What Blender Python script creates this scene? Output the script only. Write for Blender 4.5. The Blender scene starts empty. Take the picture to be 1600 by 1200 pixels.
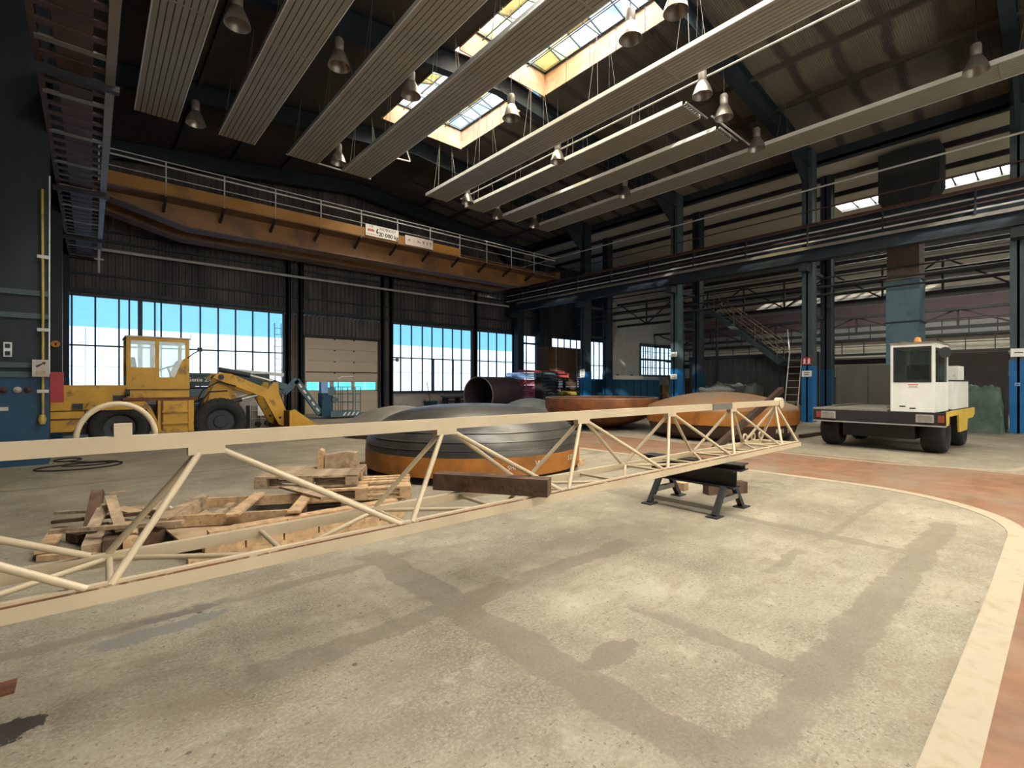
import bpy, math, random
from mathutils import Vector, Matrix
random.seed(7)
S = bpy.context.scene
COL = S.collection
R = math.radians

# ------------------------------------------------------------------ camera, sky, light, exposure
cd = bpy.data.cameras.new('camera')
cd.sensor_width = 36.0
cd.lens = 36.0 * 752 / 1600
cd.clip_end = 500
cam = bpy.data.objects.new('camera', cd)
cam.location = (0, 0, 1.56)
cam.rotation_euler = (R(90), 0, R(-41.2))
COL.objects.link(cam)
S.camera = cam
S.view_settings.view_transform = 'Standard'
S.view_settings.look = 'None'
S.view_settings.gamma = 1
S.view_settings.use_curve_mapping = False
S.view_settings.exposure = 0.65

w = bpy.data.worlds.new('sky'); S.world = w; w.use_nodes = True
nt = w.node_tree; nt.nodes.clear()
o_ = nt.nodes.new('ShaderNodeOutputWorld'); bg = nt.nodes.new('ShaderNodeBackground')
tc = nt.nodes.new('ShaderNodeTexCoord'); sx = nt.nodes.new('ShaderNodeSeparateXYZ')
rp = nt.nodes.new('ShaderNodeValToRGB')
rp.color_ramp.elements[0].position = 0.0; rp.color_ramp.elements[0].color = (0.20, 0.56, 0.92, 1)
rp.color_ramp.elements[1].position = 0.6; rp.color_ramp.elements[1].color = (0.10, 0.36, 0.80, 1)
nt.links.new(tc.outputs['Generated'], sx.inputs[0]); nt.links.new(sx.outputs['Z'], rp.inputs[0])
nt.links.new(rp.outputs[0], bg.inputs[0]); bg.inputs[1].default_value = 1.15
nt.links.new(bg.outputs[0], o_.inputs[0])

sd = bpy.data.lights.new('sun', 'SUN'); sd.energy = 4.5; sd.angle = R(0.6); sd.color = (1, 0.96, 0.9)
so = bpy.data.objects.new('sun', sd); COL.objects.link(so)
so.rotation_euler = Vector((0.66, 0.64, -0.35)).to_track_quat('-Z', 'Y').to_euler()
so.location = (-20, -20, 30)

def area(name, x, y, z, sx_, sy_, power, color):
    l = bpy.data.lights.new(name, 'AREA'); l.shape = 'RECTANGLE'; l.size = sx_; l.size_y = sy_
    l.energy = power; l.color = color
    o = bpy.data.objects.new(name, l); o.location = (x, y, z); COL.objects.link(o)
    return o
BAYS = [(-10.7, -5.4), (-4.75, 0.6), (1.2, 6.5), (7.15, 12.45), (13.1, 17.7)]
for b0, b1 in BAYS:          # daylight coming down on the ridge skylights
    area('skylight_daylight', 10.6, (b0 + b1) / 2, 14.6, 5.0, b1 - b0 + 0.5, 315 * (b1 - b0), (1.0, 0.945, 0.86))
area('aisle_skylight_daylight', 29.0, 2.8, 11.3, 1.6, 9.4, 2800, (1.0, 0.97, 0.90))
area('added_rooflight_light', 3.9, -1.1, 12.4, 5.4, 15.2, 5500, (1.0, 0.945, 0.86))  # added source above an invented rooflight, lifts the left foreground floor
o = area('added_window_light', 10.1, -12.6, 4.2, 24.0, 6.0, 2600, (1.0, 0.92, 0.80)); o.rotation_euler = (R(90), 0, 0)  # added source behind an unseen window band, lights near floor and boom
for nm, px, sz, pz, szz in (('window_portal', 3.2, 8.2, 3.25, 3.9), ('window_portal', 17.8, 9.6, 3.1, 4.1), ('window_portal', 34.5, 23.0, 3.1, 4.1)):
    p = area(nm, px, 25.9, pz, sz, szz, 1, (1, 1, 1)); p.data.cycles.is_portal = True
    p.rotation_euler = (R(-90), 0, 0)

# ------------------------------------------------------------------ materials
MATS = {}
def mat(name, col, rough=0.6, metal=0.0, var=0.3, scale=2.0, bump=0.0, bscale=30.0, col2=None, amt=0.5, s2=3.0, sharp=0.08, stretch=(1, 1, 1), spec=0.4):
    if name in MATS: return MATS[name]
    m = bpy.data.materials.new(name); m.use_nodes = True; t = m.node_tree; L = t.links
    b = t.nodes['Principled BSDF']; b.inputs['Roughness'].default_value = rough; b.inputs['Metallic'].default_value = metal
    b.inputs['Specular IOR Level'].default_value = spec
    c = t.nodes.new('ShaderNodeTexCoord'); mp = t.nodes.new('ShaderNodeMapping'); mp.inputs['Scale'].default_value = stretch
    L.new(c.outputs['Object'], mp.inputs[0])
    n = t.nodes.new('ShaderNodeTexNoise'); n.inputs['Scale'].default_value = scale; n.inputs['Detail'].default_value = 5; n.inputs['Roughness'].default_value = 0.6
    L.new(mp.outputs[0], n.inputs['Vector'])
    r = t.nodes.new('ShaderNodeValToRGB'); e = r.color_ramp.elements
    e[0].position = 0.3; e[1].position = 0.7
    e[0].color = tuple(x * (1 - var) for x in col) + (1,); e[1].color = tuple(min(1, x * (1 + var)) for x in col) + (1,)
    L.new(n.outputs['Fac'], r.inputs[0]); out = r.outputs[0]
    if col2:
        n2 = t.nodes.new('ShaderNodeTexNoise'); n2.inputs['Scale'].default_value = s2; n2.inputs['Detail'].default_value = 8; n2.inputs['Roughness'].default_value = 0.65
        L.new(mp.outputs[0], n2.inputs['Vector'])
        r2 = t.nodes.new('ShaderNodeValToRGB'); r2.color_ramp.elements[0].position = max(0.0, 1 - amt - sharp) * 0.6 + 0.2; r2.color_ramp.elements[1].position = (1 - amt + sharp) * 0.6 + 0.2
        L.new(n2.outputs['Fac'], r2.inputs[0])
        mx = t.nodes.new('ShaderNodeMix'); mx.data_type = 'RGBA'; L.new(r2.outputs[0], mx.inputs[0]); L.new(out, mx.inputs[6]); mx.inputs[7].default_value = tuple(col2) + (1,)
        out = mx.outputs[2]
    L.new(out, b.inputs['Base Color'])
    if bump:
        nb = t.nodes.new('ShaderNodeTexNoise'); nb.inputs['Scale'].default_value = bscale; nb.inputs['Detail'].default_value = 4
        L.new(mp.outputs[0], nb.inputs['Vector'])
        bp = t.nodes.new('ShaderNodeBump'); bp.inputs['Strength'].default_value = bump; bp.inputs['Distance'].default_value = 0.02
        L.new(nb.outputs['Fac'], bp.inputs['Height']); L.new(bp.outputs[0], b.inputs['Normal'])
    MATS[name] = m
    return m

def glass(name, tint, dirt=0.12, dirtcol=(0.8, 0.8, 0.78)):
    m = bpy.data.materials.new(name); m.use_nodes = True; t = m.node_tree; t.nodes.clear(); L = t.links
    o = t.nodes.new('ShaderNodeOutputMaterial'); tr = t.nodes.new('ShaderNodeBsdfTransparent'); tr.inputs[0].default_value = tuple(tint) + (1,)
    tl = t.nodes.new('ShaderNodeBsdfTranslucent'); tl.inputs[0].default_value = tuple(dirtcol) + (1,)
    gl = t.nodes.new('ShaderNodeBsdfGlossy'); gl.inputs['Roughness'].default_value = 0.08
    c = t.nodes.new('ShaderNodeTexCoord'); n = t.nodes.new('ShaderNodeTexNoise'); n.inputs['Scale'].default_value = 1.3; n.inputs['Detail'].default_value = 6
    L.new(c.outputs['Object'], n.inputs['Vector'])
    mr = t.nodes.new('ShaderNodeMapRange'); mr.inputs[1].default_value = 0.3; mr.inputs[2].default_value = 0.75; mr.inputs[3].default_value = dirt * 0.4; mr.inputs[4].default_value = dirt * 1.7
    L.new(n.outputs['Fac'], mr.inputs[0])
    m1 = t.nodes.new('ShaderNodeMixShader'); L.new(mr.outputs[0], m1.inputs[0]); L.new(tr.outputs[0], m1.inputs[1]); L.new(tl.outputs[0], m1.inputs[2])
    m2 = t.nodes.new('ShaderNodeMixShader'); m2.inputs[0].default_value = 0.05; L.new(m1.outputs[0], m2.inputs[1]); L.new(gl.outputs[0], m2.inputs[2])
    L.new(m2.outputs[0], o.inputs[0])
    MATS[name] = m
    return m

navy = mat('navy_steel', (0.016, 0.026, 0.035), 0.55, var=0.25, col2=(0.024, 0.024, 0.024), amt=0.35)
teal = mat('teal_grey_steel', (0.045, 0.070, 0.078), 0.5, var=0.2, col2=(0.05, 0.06, 0.06), amt=0.3)
blue = mat('bright_blue_paint', (0.010, 0.115, 0.30), 0.45, var=0.15, col2=(0.02, 0.06, 0.11), amt=0.3)
dblue = mat('deep_blue_paint', (0.007, 0.048, 0.098), 0.5, var=0.2, col2=(0.02, 0.05, 0.08), amt=0.35)
cream = mat('cream_paint', (0.50, 0.40, 0.265), 0.45, var=0.12, col2=(0.30, 0.21, 0.13), amt=0.13, s2=7, bump=0.05)
rust = mat('rust', (0.12, 0.045, 0.02), 0.85, var=0.4, scale=8)
girder_orange = mat('crane_orange', (0.235, 0.115, 0.038), 0.5, var=0.25, scale=0.7, col2=(0.15, 0.075, 0.035), amt=0.4, s2=0.8)
kick = mat('kick_board_orange', (0.33, 0.155, 0.026), 0.5, var=0.2, scale=0.6, col2=(0.24, 0.12, 0.035), amt=0.35, s2=0.6)
stair_rust = mat('rusty_handrail', (0.22, 0.13, 0.08), 0.6, var=0.2)
girder_brown = mat('crane_brown', (0.17, 0.095, 0.055), 0.6, var=0.25, scale=0.8)
dark = mat('dark_iron', (0.022, 0.022, 0.024), 0.6, var=0.3)
black = mat('black_rubber', (0.018, 0.017, 0.016), 0.85, var=0.35, scale=5, bump=0.2)
redbrown = mat('red_lead_paint', (0.070, 0.036, 0.030), 0.6, var=0.3, scale=3)
galv = mat('galvanised', (0.42, 0.41, 0.39), 0.4, 0.5, var=0.15)
lightpipe = mat('pale_pipe', (0.50, 0.49, 0.47), 0.5, var=0.15)
yellow = mat('loader_yellow', (0.46, 0.245, 0.02), 0.5, var=0.2, scale=1.6, col2=(0.17, 0.09, 0.03), amt=0.3, s2=2.5)
yellow2 = mat('carrier_yellow', (0.55, 0.36, 0.05), 0.5, var=0.15)
white = mat('white_paint', (0.68, 0.68, 0.63), 0.45, var=0.08, col2=(0.38, 0.37, 0.33), amt=0.18)
cladding = mat('gable_cladding', (0.105, 0.088, 0.082), 0.7, var=0.45, scale=1.1, col2=(0.042, 0.042, 0.046), amt=0.45, s2=0.9, sharp=0.2, stretch=(1, 1, 0.25))
plaster = mat('plaster', (0.42, 0.37, 0.33), 0.85, var=0.12, col2=(0.25, 0.21, 0.18), amt=0.3)
pinkish = mat('upstand_board', (0.40, 0.27, 0.20), 0.8, var=0.2)
doorcream = mat('door_cream', (0.52, 0.44, 0.345), 0.6, var=0.05)
panelm = mat('radiant_panel', (0.315, 0.285, 0.23), 0.5, var=0.07, scale=1.0)
alu = mat('bare_reflector', (0.40, 0.35, 0.30), 0.35, 0.8, var=0.15)
wood = mat('new_wood', (0.50, 0.325, 0.175), 0.75, var=0.3, scale=2.0, stretch=(6, 6, 6), bump=0.15, col2=(0.27, 0.16, 0.08), amt=0.3)
wood2 = mat('grey_wood', (0.38, 0.270, 0.170), 0.8, var=0.35, scale=9, bump=0.2, col2=(0.16, 0.11, 0.07), amt=0.35)
wood3 = mat('old_dark_wood', (0.105, 0.058, 0.034), 0.8, var=0.45, scale=8, bump=0.3, col2=(0.20, 0.13, 0.08), amt=0.25)
ply = mat('plywood', (0.42, 0.295, 0.175), 0.7, var=0.2, scale=3)
steel = mat('mill_scale_steel', (0.070, 0.066, 0.060), 0.34, 0.45, var=0.45, scale=1.4, col2=(0.125, 0.115, 0.095), amt=0.4, s2=1.1, sharp=0.25)
steel_pale = mat('pale_steel', (0.21, 0.185, 0.16), 0.5, 0.3, var=0.25, scale=1.2)
steel_grey = mat('grey_steel', (0.19, 0.205, 0.205), 0.5, 0.3, var=0.2)
orange = mat('rust_orange', (0.36, 0.135, 0.022), 0.6, 0.1, var=0.3, scale=1.6, col2=(0.15, 0.058, 0.02), amt=0.32, s2=2.2, sharp=0.2)
orange2 = mat('rust_orange_brown', (0.27, 0.095, 0.032), 0.65, 0.1, var=0.3, scale=2, col2=(0.11, 0.05, 0.025), amt=0.4, sharp=0.25)
domerust = mat('patchy_rust', (0.27, 0.125, 0.050), 0.6, 0.2, var=0.25, scale=1, col2=(0.19, 0.165, 0.13), amt=0.45, s2=0.8, sharp=0.2)
brownsteel = mat('brown_steel', (0.065, 0.036, 0.026), 0.6, 0.2, var=0.3, scale=2)
purple = mat('purple_brown_steel', (0.055, 0.036, 0.042), 0.6, 0.3, var=0.25)
olive = mat('olive_sheet', (0.085, 0.085, 0.070), 0.7, var=0.12)
tarpm = mat('grey_tarpaulin', (0.085, 0.088, 0.080), 0.7, var=0.3, scale=2)
greentarp = mat('green_tarpaulin', (0.070, 0.105, 0.085), 0.7, var=0.35, scale=2)
red = mat('red_paint', (0.30, 0.022, 0.030), 0.5, var=0.15)
redbeam = mat('red_beam_paint', (0.36, 0.075, 0.075), 0.55, var=0.2)
magenta = mat('faded_magenta', (0.30, 0.095, 0.145), 0.6, var=0.2)
paleblue = mat('pale_blue_paint', (0.20, 0.34, 0.62), 0.5, var=0.15)
liftteal = mat('lift_blue_grey', (0.075, 0.130, 0.155), 0.5, var=0.2)
deckgrey = mat('deck_plate', (0.20, 0.18, 0.15), 0.6, 0.2, var=0.25)
blackpaint = mat('black_paint', (0.02, 0.02, 0.021), 0.5, var=0.3)
amber = mat('amber_lens', (0.75, 0.30, 0.08), 0.3, var=0.05)
lens_red = mat('red_lens', (0.22, 0.05, 0.03), 0.3, var=0.05)
lampglass = mat('lamp_glass', (0.42, 0.40, 0.36), 0.15, 0.6, var=0.2, scale=8)
signwhite = mat('sign_white', (0.74, 0.72, 0.66), 0.5, var=0.03)
signpink = mat('sign_pale_pink', (0.74, 0.62, 0.56), 0.5, var=0.03)
ink = mat('black_ink', (0.02, 0.02, 0.02), 0.6, var=0.0)
inkred = mat('red_ink', (0.45, 0.04, 0.03), 0.6, var=0.0)
chalk = mat('chalk', (0.62, 0.56, 0.45), 0.9, var=0.2)
yellowpipe = mat('yellow_pipe', (0.40, 0.28, 0.05), 0.5, var=0.2, col2=(0.25, 0.18, 0.05), amt=0.3)
duct_brown = mat('duct_brown', (0.095, 0.060, 0.046), 0.7, var=0.4, scale=1.5)
duct_blue = mat('duct_blue_grey', (0.085, 0.150, 0.185), 0.6, var=0.2, scale=1.2, col2=(0.06, 0.08, 0.09), amt=0.3)
ductdark = mat('duct_dark', (0.020, 0.022, 0.021), 0.8, var=0.3)
mauve = mat('mauve_wall_paint', (0.150, 0.105, 0.115), 0.8, var=0.1)
greywall = mat('grey_wall_paint', (0.27, 0.265, 0.26), 0.8, var=0.12)
creamwall = mat('cream_wall_paint', (0.52, 0.475, 0.385), 0.8, var=0.08)
brownwall = mat('dark_brown_wall', (0.050, 0.040, 0.036), 0.8, var=0.2)
facade = mat('white_facade', (0.86, 0.87, 0.88), 0.7, var=0.03)
yard = mat('yard_concrete', (0.62, 0.62, 0.62), 0.9, var=0.08)
skin_roof = mat('roof_lining_brown', (0.075, 0.062, 0.052), 0.85, var=0.28, scale=0.35)
windowpaint = mat('window_frame_paint', (0.040, 0.062, 0.070), 0.5, var=0.2)
whitecable = mat('white_conduit', (0.6, 0.62, 0.62), 0.5, var=0.1)
g_win = glass('window_glass', (0.90, 0.94, 0.95), 0.10)
g_cab = glass('cab_glass', (0.82, 0.88, 0.88), 0.06)
g_dark = glass('carrier_cab_glass', (0.62, 0.66, 0.66), 0.10)
g_cyan = glass('cyan_door_glass', (0.40, 0.95, 0.98), 0.10, (0.3, 0.9, 0.95))
g_sky = [glass('skylight_glass', (0.92, 0.93, 0.90), 0.08), glass('skylight_glass_warm', (0.80, 0.72, 0.42), 0.12, (0.8, 0.7, 0.4)),
         glass('skylight_glass_amber', (0.34, 0.22, 0.055), 0.10, (0.7, 0.45, 0.15))]

# roof lining with pale dusty fields between dark purlin lines
def roof_blotch():
    m = bpy.data.materials.new('roof_lining_blotched'); m.use_nodes = True; t = m.node_tree; L = t.links; b = t.nodes['Principled BSDF']
    b.inputs['Roughness'].default_value = 0.9
    c = t.nodes.new('ShaderNodeTexCoord'); n = t.nodes.new('ShaderNodeTexNoise'); n.inputs['Scale'].default_value = 0.9; n.inputs['Detail'].default_value = 4
    L.new(c.outputs['Object'], n.inputs['Vector'])
    va = t.nodes.new('ShaderNodeVectorMath'); va.operation = 'MULTIPLY_ADD'; va.inputs[1].default_value = (0.5, 0.5, 0); L.new(n.outputs['Color'], va.inputs[0]); L.new(c.outputs['Object'], va.inputs[2])
    br = t.nodes.new('ShaderNodeTexBrick'); br.offset = 0.0; br.inputs['Scale'].default_value = 1; br.inputs['Brick Width'].default_value = 2.1; br.inputs['Row Height'].default_value = 1.19
    br.inputs['Mortar Size'].default_value = 0.22; br.inputs['Mortar Smooth'].default_value = 0.7
    br.inputs['Color1'].default_value = (0.175, 0.150, 0.113, 1); br.inputs['Color2'].default_value = (0.135, 0.115, 0.088, 1); br.inputs['Mortar'].default_value = (0.060, 0.050, 0.047, 1)
    L.new(va.outputs[0], br.inputs['Vector'])
    wv = t.nodes.new('ShaderNodeTexWave'); wv.bands_direction = 'Y'; wv.inputs['Scale'].default_value = 5.5
    L.new(c.outputs['Object'], wv.inputs['Vector'])
    bp = t.nodes.new('ShaderNodeBump'); bp.inputs['Strength'].default_value = 0.35; bp.inputs['Distance'].default_value = 0.02; L.new(wv.outputs['Fac'], bp.inputs['Height']); L.new(bp.outputs[0], b.inputs['Normal'])
    n2 = t.nodes.new('ShaderNodeTexNoise'); n2.inputs['Scale'].default_value = 0.25; L.new(c.outputs['Object'], n2.inputs['Vector'])
    mx = t.nodes.new('ShaderNodeMix'); mx.data_type = 'RGBA'; mx.inputs[7].default_value = (0.075, 0.062, 0.054, 1)
    r2 = t.nodes.new('ShaderNodeValToRGB'); r2.color_ramp.elements[0].position = 0.48; r2.color_ramp.elements[1].position = 0.66; L.new(n2.outputs['Fac'], r2.inputs[0]); L.new(r2.outputs[0], mx.inputs[0])
    L.new(br.outputs['Color'], mx.inputs[6]); L.new(mx.outputs[2], b.inputs['Base Color'])
    return m
roofm = roof_blotch()

# concrete floor: mottled slab, darker repaired joints along both axes, oil stains
def floor_mat():
    m = bpy.data.materials.new('worn_concrete'); m.use_nodes = True; t = m.node_tree; L = t.links; b = t.nodes['Principled BSDF']
    b.inputs['Roughness'].default_value = 0.62; b.inputs['Specular IOR Level'].default_value = 0.35
    def nd(ty, **k):
        x = t.nodes.new(ty)
        for a, v in k.items(): setattr(x, a, v)
        return x
    def M(op, a, b_=None, c_=None, clamp=False):
        x = nd('ShaderNodeMath', operation=op, use_clamp=clamp)
        for i, v in enumerate((a, b_, c_)):
            if v is None: continue
            if isinstance(v, (int, float)): x.inputs[i].default_value = v
            else: L.new(v, x.inputs[i])
        return x.outputs[0]
    def noise(sc, det=5, rough=0.6, vec=None, ty='Fac'):
        x = nd('ShaderNodeTexNoise'); x.inputs['Scale'].default_value = sc; x.inputs['Detail'].default_value = det; x.inputs['Roughness'].default_value = rough
        L.new(vec or c.outputs['Object'], x.inputs['Vector']); return x.outputs[ty]
    def mix(f, a, col):
        x = nd('ShaderNodeMix', data_type='RGBA'); L.new(f, x.inputs[0]) if not isinstance(f, float) else None
        L.new(a, x.inputs[6]); x.inputs[7].default_value = tuple(col) + (1,); return x.outputs[2]
    def band(v, lo, hi, soft=0.03):      # 1 inside lo..hi
        a = nd('ShaderNodeMapRange', interpolation_type='SMOOTHSTEP'); a.inputs[1].default_value = lo - soft; a.inputs[2].default_value = lo + soft; L.new(v, a.inputs[0])
        d = nd('ShaderNodeMapRange', interpolation_type='SMOOTHSTEP'); d.inputs[1].default_value = hi - soft; d.inputs[2].default_value = hi + soft; L.new(v, d.inputs[0])
        return M('SUBTRACT', a.outputs[0], d.outputs[0], clamp=True)
    c = nd('ShaderNodeTexCoord')
    s = nd('ShaderNodeSeparateXYZ'); L.new(c.outputs['Object'], s.inputs[0])
    wob = noise(2.2, 4); wob2 = noise(7, 4)
    dx = M('ADD', M('MULTIPLY_ADD', M('SUBTRACT', wob, 0.5), 0.24, s.outputs[0]), M('MULTIPLY', M('SUBTRACT', wob2, 0.5), 0.10))
    dy = M('ADD', M('MULTIPLY_ADD', M('SUBTRACT', noise(2.6, 4), 0.5), 0.24, s.outputs[1]), M('MULTIPLY', M('SUBTRACT', wob2, 0.5), 0.10))
    r = nd('ShaderNodeValToRGB'); e = r.color_ramp.elements; e[0].position = 0.36; e[1].position = 0.64
    e[0].color = (0.160, 0.132, 0.092, 1); e[1].color = (0.345, 0.300, 0.218, 1)
    L.new(noise(0.7, 9, 0.68), r.inputs[0]); col = r.outputs[0]
    sp = nd('ShaderNodeValToRGB'); sp.color_ramp.elements[0].position = 0.56; sp.color_ramp.elements[1].position = 0.68
    mp2 = nd('ShaderNodeMapping'); mp2.inputs['Scale'].default_value = (1, 2.2, 1); mp2.inputs['Rotation'].default_value = (0, 0, 0.5); L.new(c.outputs['Object'], mp2.inputs[0])
    L.new(noise(16, 5, 0.7, mp2.outputs[0]), sp.inputs[0]); col = mix(M('MULTIPLY', sp.outputs[0], 0.6), col, (0.15, 0.118, 0.082))
    fine = nd('ShaderNodeValToRGB'); fine.color_ramp.elements[0].position = 0.46; fine.color_ramp.elements[1].position = 0.60; L.new(noise(55, 4, 0.7), fine.inputs[0]); col = mix(M('MULTIPLY', fine.outputs[0], 0.38), col, (0.44, 0.395, 0.31))
    pit = nd('ShaderNodeValToRGB'); pit.color_ramp.elements[0].position = 0.62; pit.color_ramp.elements[1].position = 0.66; L.new(noise(30, 3, 0.6), pit.inputs[0]); col = mix(M('MULTIPLY', pit.outputs[0], 0.7), col, (0.10, 0.08, 0.06))
    big = nd('ShaderNodeValToRGB'); big.color_ramp.elements[0].position = 0.5; big.color_ramp.elements[1].position = 0.68
    L.new(noise(0.5, 8, 0.68), big.inputs[0]); col = mix(M('MULTIPLY', big.outputs[0], 0.6), col, (0.195, 0.155, 0.108))
    md = nd('ShaderNodeValToRGB'); md.color_ramp.elements[0].position = 0.50; md.color_ramp.elements[1].position = 0.66; L.new(noise(2.6, 9, 0.75, mp2.outputs[0]), md.inputs[0]); col = mix(M('MULTIPLY', md.outputs[0], 0.75), col, (0.20, 0.160, 0.110))
    li = nd('ShaderNodeValToRGB'); li.color_ramp.elements[0].position = 0.56; li.color_ramp.elements[1].position = 0.70; L.new(noise(4.5, 8, 0.72), li.inputs[0]); col = mix(M('MULTIPLY', li.outputs[0], 0.5), col, (0.45, 0.405, 0.315))
    brk = noise(0.9, 2); brk2 = nd('ShaderNodeValToRGB'); brk2.color_ramp.elements[0].position = 0.36; brk2.color_ramp.elements[1].position = 0.44; L.new(brk, brk2.inputs[0])
    jo = []
    for lo, hi, a0, a1 in ((1.80, 2.08, 0.2, 4.2), (2.80, 2.98, 0.7, 2.0), (5.6, 5.78, 0.8, 4.4), (-2.6, -2.3, -3, 20)):
        jo.append(M('MULTIPLY', band(dx, lo, hi, 0.012), band(dy, a0, a1)))
    for lo, hi, a0, a1 in ((0.74, 0.96, 1.9, 7.2), (2.72, 2.93, 0.6, 4.3), (1.55, 1.66, 4.2, 8.4), (3.9, 4.02, -2, 3), (6.9, 7.05, -1, 9), (10.0, 10.15, -1, 9)):
        jo.append(M('MULTIPLY', band(dy, lo, hi, 0.012), band(dx, a0, a1)))
    tot = jo[0]
    for j in jo[1:]: tot = M('MAXIMUM', tot, j)
    tot = M('MULTIPLY', M('MULTIPLY', tot, brk2.outputs[0]), 0.6)
    col = mix(tot, col, (0.165, 0.135, 0.10))
    # dark oil stain beside the trestle foot
    def blob(x0, y0, rx, ry, colr, strength):
        nonlocal col
        ex = M('DIVIDE', M('SUBTRACT', dx, x0), rx); ey = M('DIVIDE', M('SUBTRACT', dy, y0), ry)
        q = M('ADD', M('ADD', M('MULTIPLY', ex, ex), M('MULTIPLY', ey, ey)), M('MULTIPLY', M('SUBTRACT', noise(8, 5, 0.7), 0.5), 3.2))
        a = nd('ShaderNodeMapRange', interpolation_type='SMOOTHSTEP'); a.inputs[1].default_value = 1.0; a.inputs[2].default_value = 0.75; a.inputs[3].default_value = 0; a.inputs[4].default_value = strength
        L.new(q, a.inputs[0]); col = mix(a.outputs[0], col, colr)
    blob(-0.27, 3.08, 0.14, 0.11, (0.035, 0.028, 0.024), 0.95)
    blob(0.33, 3.76, 0.36, 0.10, (0.16, 0.155, 0.145), 0.7)
    blob(0.45, 3.95, 0.30, 0.06, (0.12, 0.10, 0.095), 0.6)
    blob(2.25, 1.72, 0.22, 0.10, (0.16, 0.13, 0.10), 0.7)
    dots = nd('ShaderNodeTexVoronoi'); dots.inputs['Scale'].default_value = 2.4; L.new(c.outputs['Object'], dots.inputs['Vector'])
    dm = nd('ShaderNodeMapRange'); dm.inputs[1].default_value = 0.050; dm.inputs[2].default_value = 0.035; L.new(dots.outputs['Distance'], dm.inputs[0])
    col = mix(M('MULTIPLY', dm.outputs[0], 0.75), col, (0.05, 0.04, 0.03))
    L.new(col, b.inputs['Base Color'])
    bp = nd('ShaderNodeBump'); bp.inputs['Strength'].default_value = 0.25; bp.inputs['Distance'].default_value = 0.01; L.new(noise(22, 6, 0.7), bp.inputs['Height']); L.new(bp.outputs[0], b.inputs['Normal'])
    return m
floorm = floor_mat()
lane = mat('red_brown_lane_paint', (0.225, 0.112, 0.062), 0.65, var=0.35, scale=3.0, col2=(0.22, 0.17, 0.12), amt=0.38, s2=0.9, sharp=0.2, bump=0.15)
linem = mat('worn_white_line', (0.40, 0.335, 0.245), 0.7, var=0.2, scale=5, col2=(0.31, 0.25, 0.165), amt=0.42, s2=5, sharp=0.2)

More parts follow.
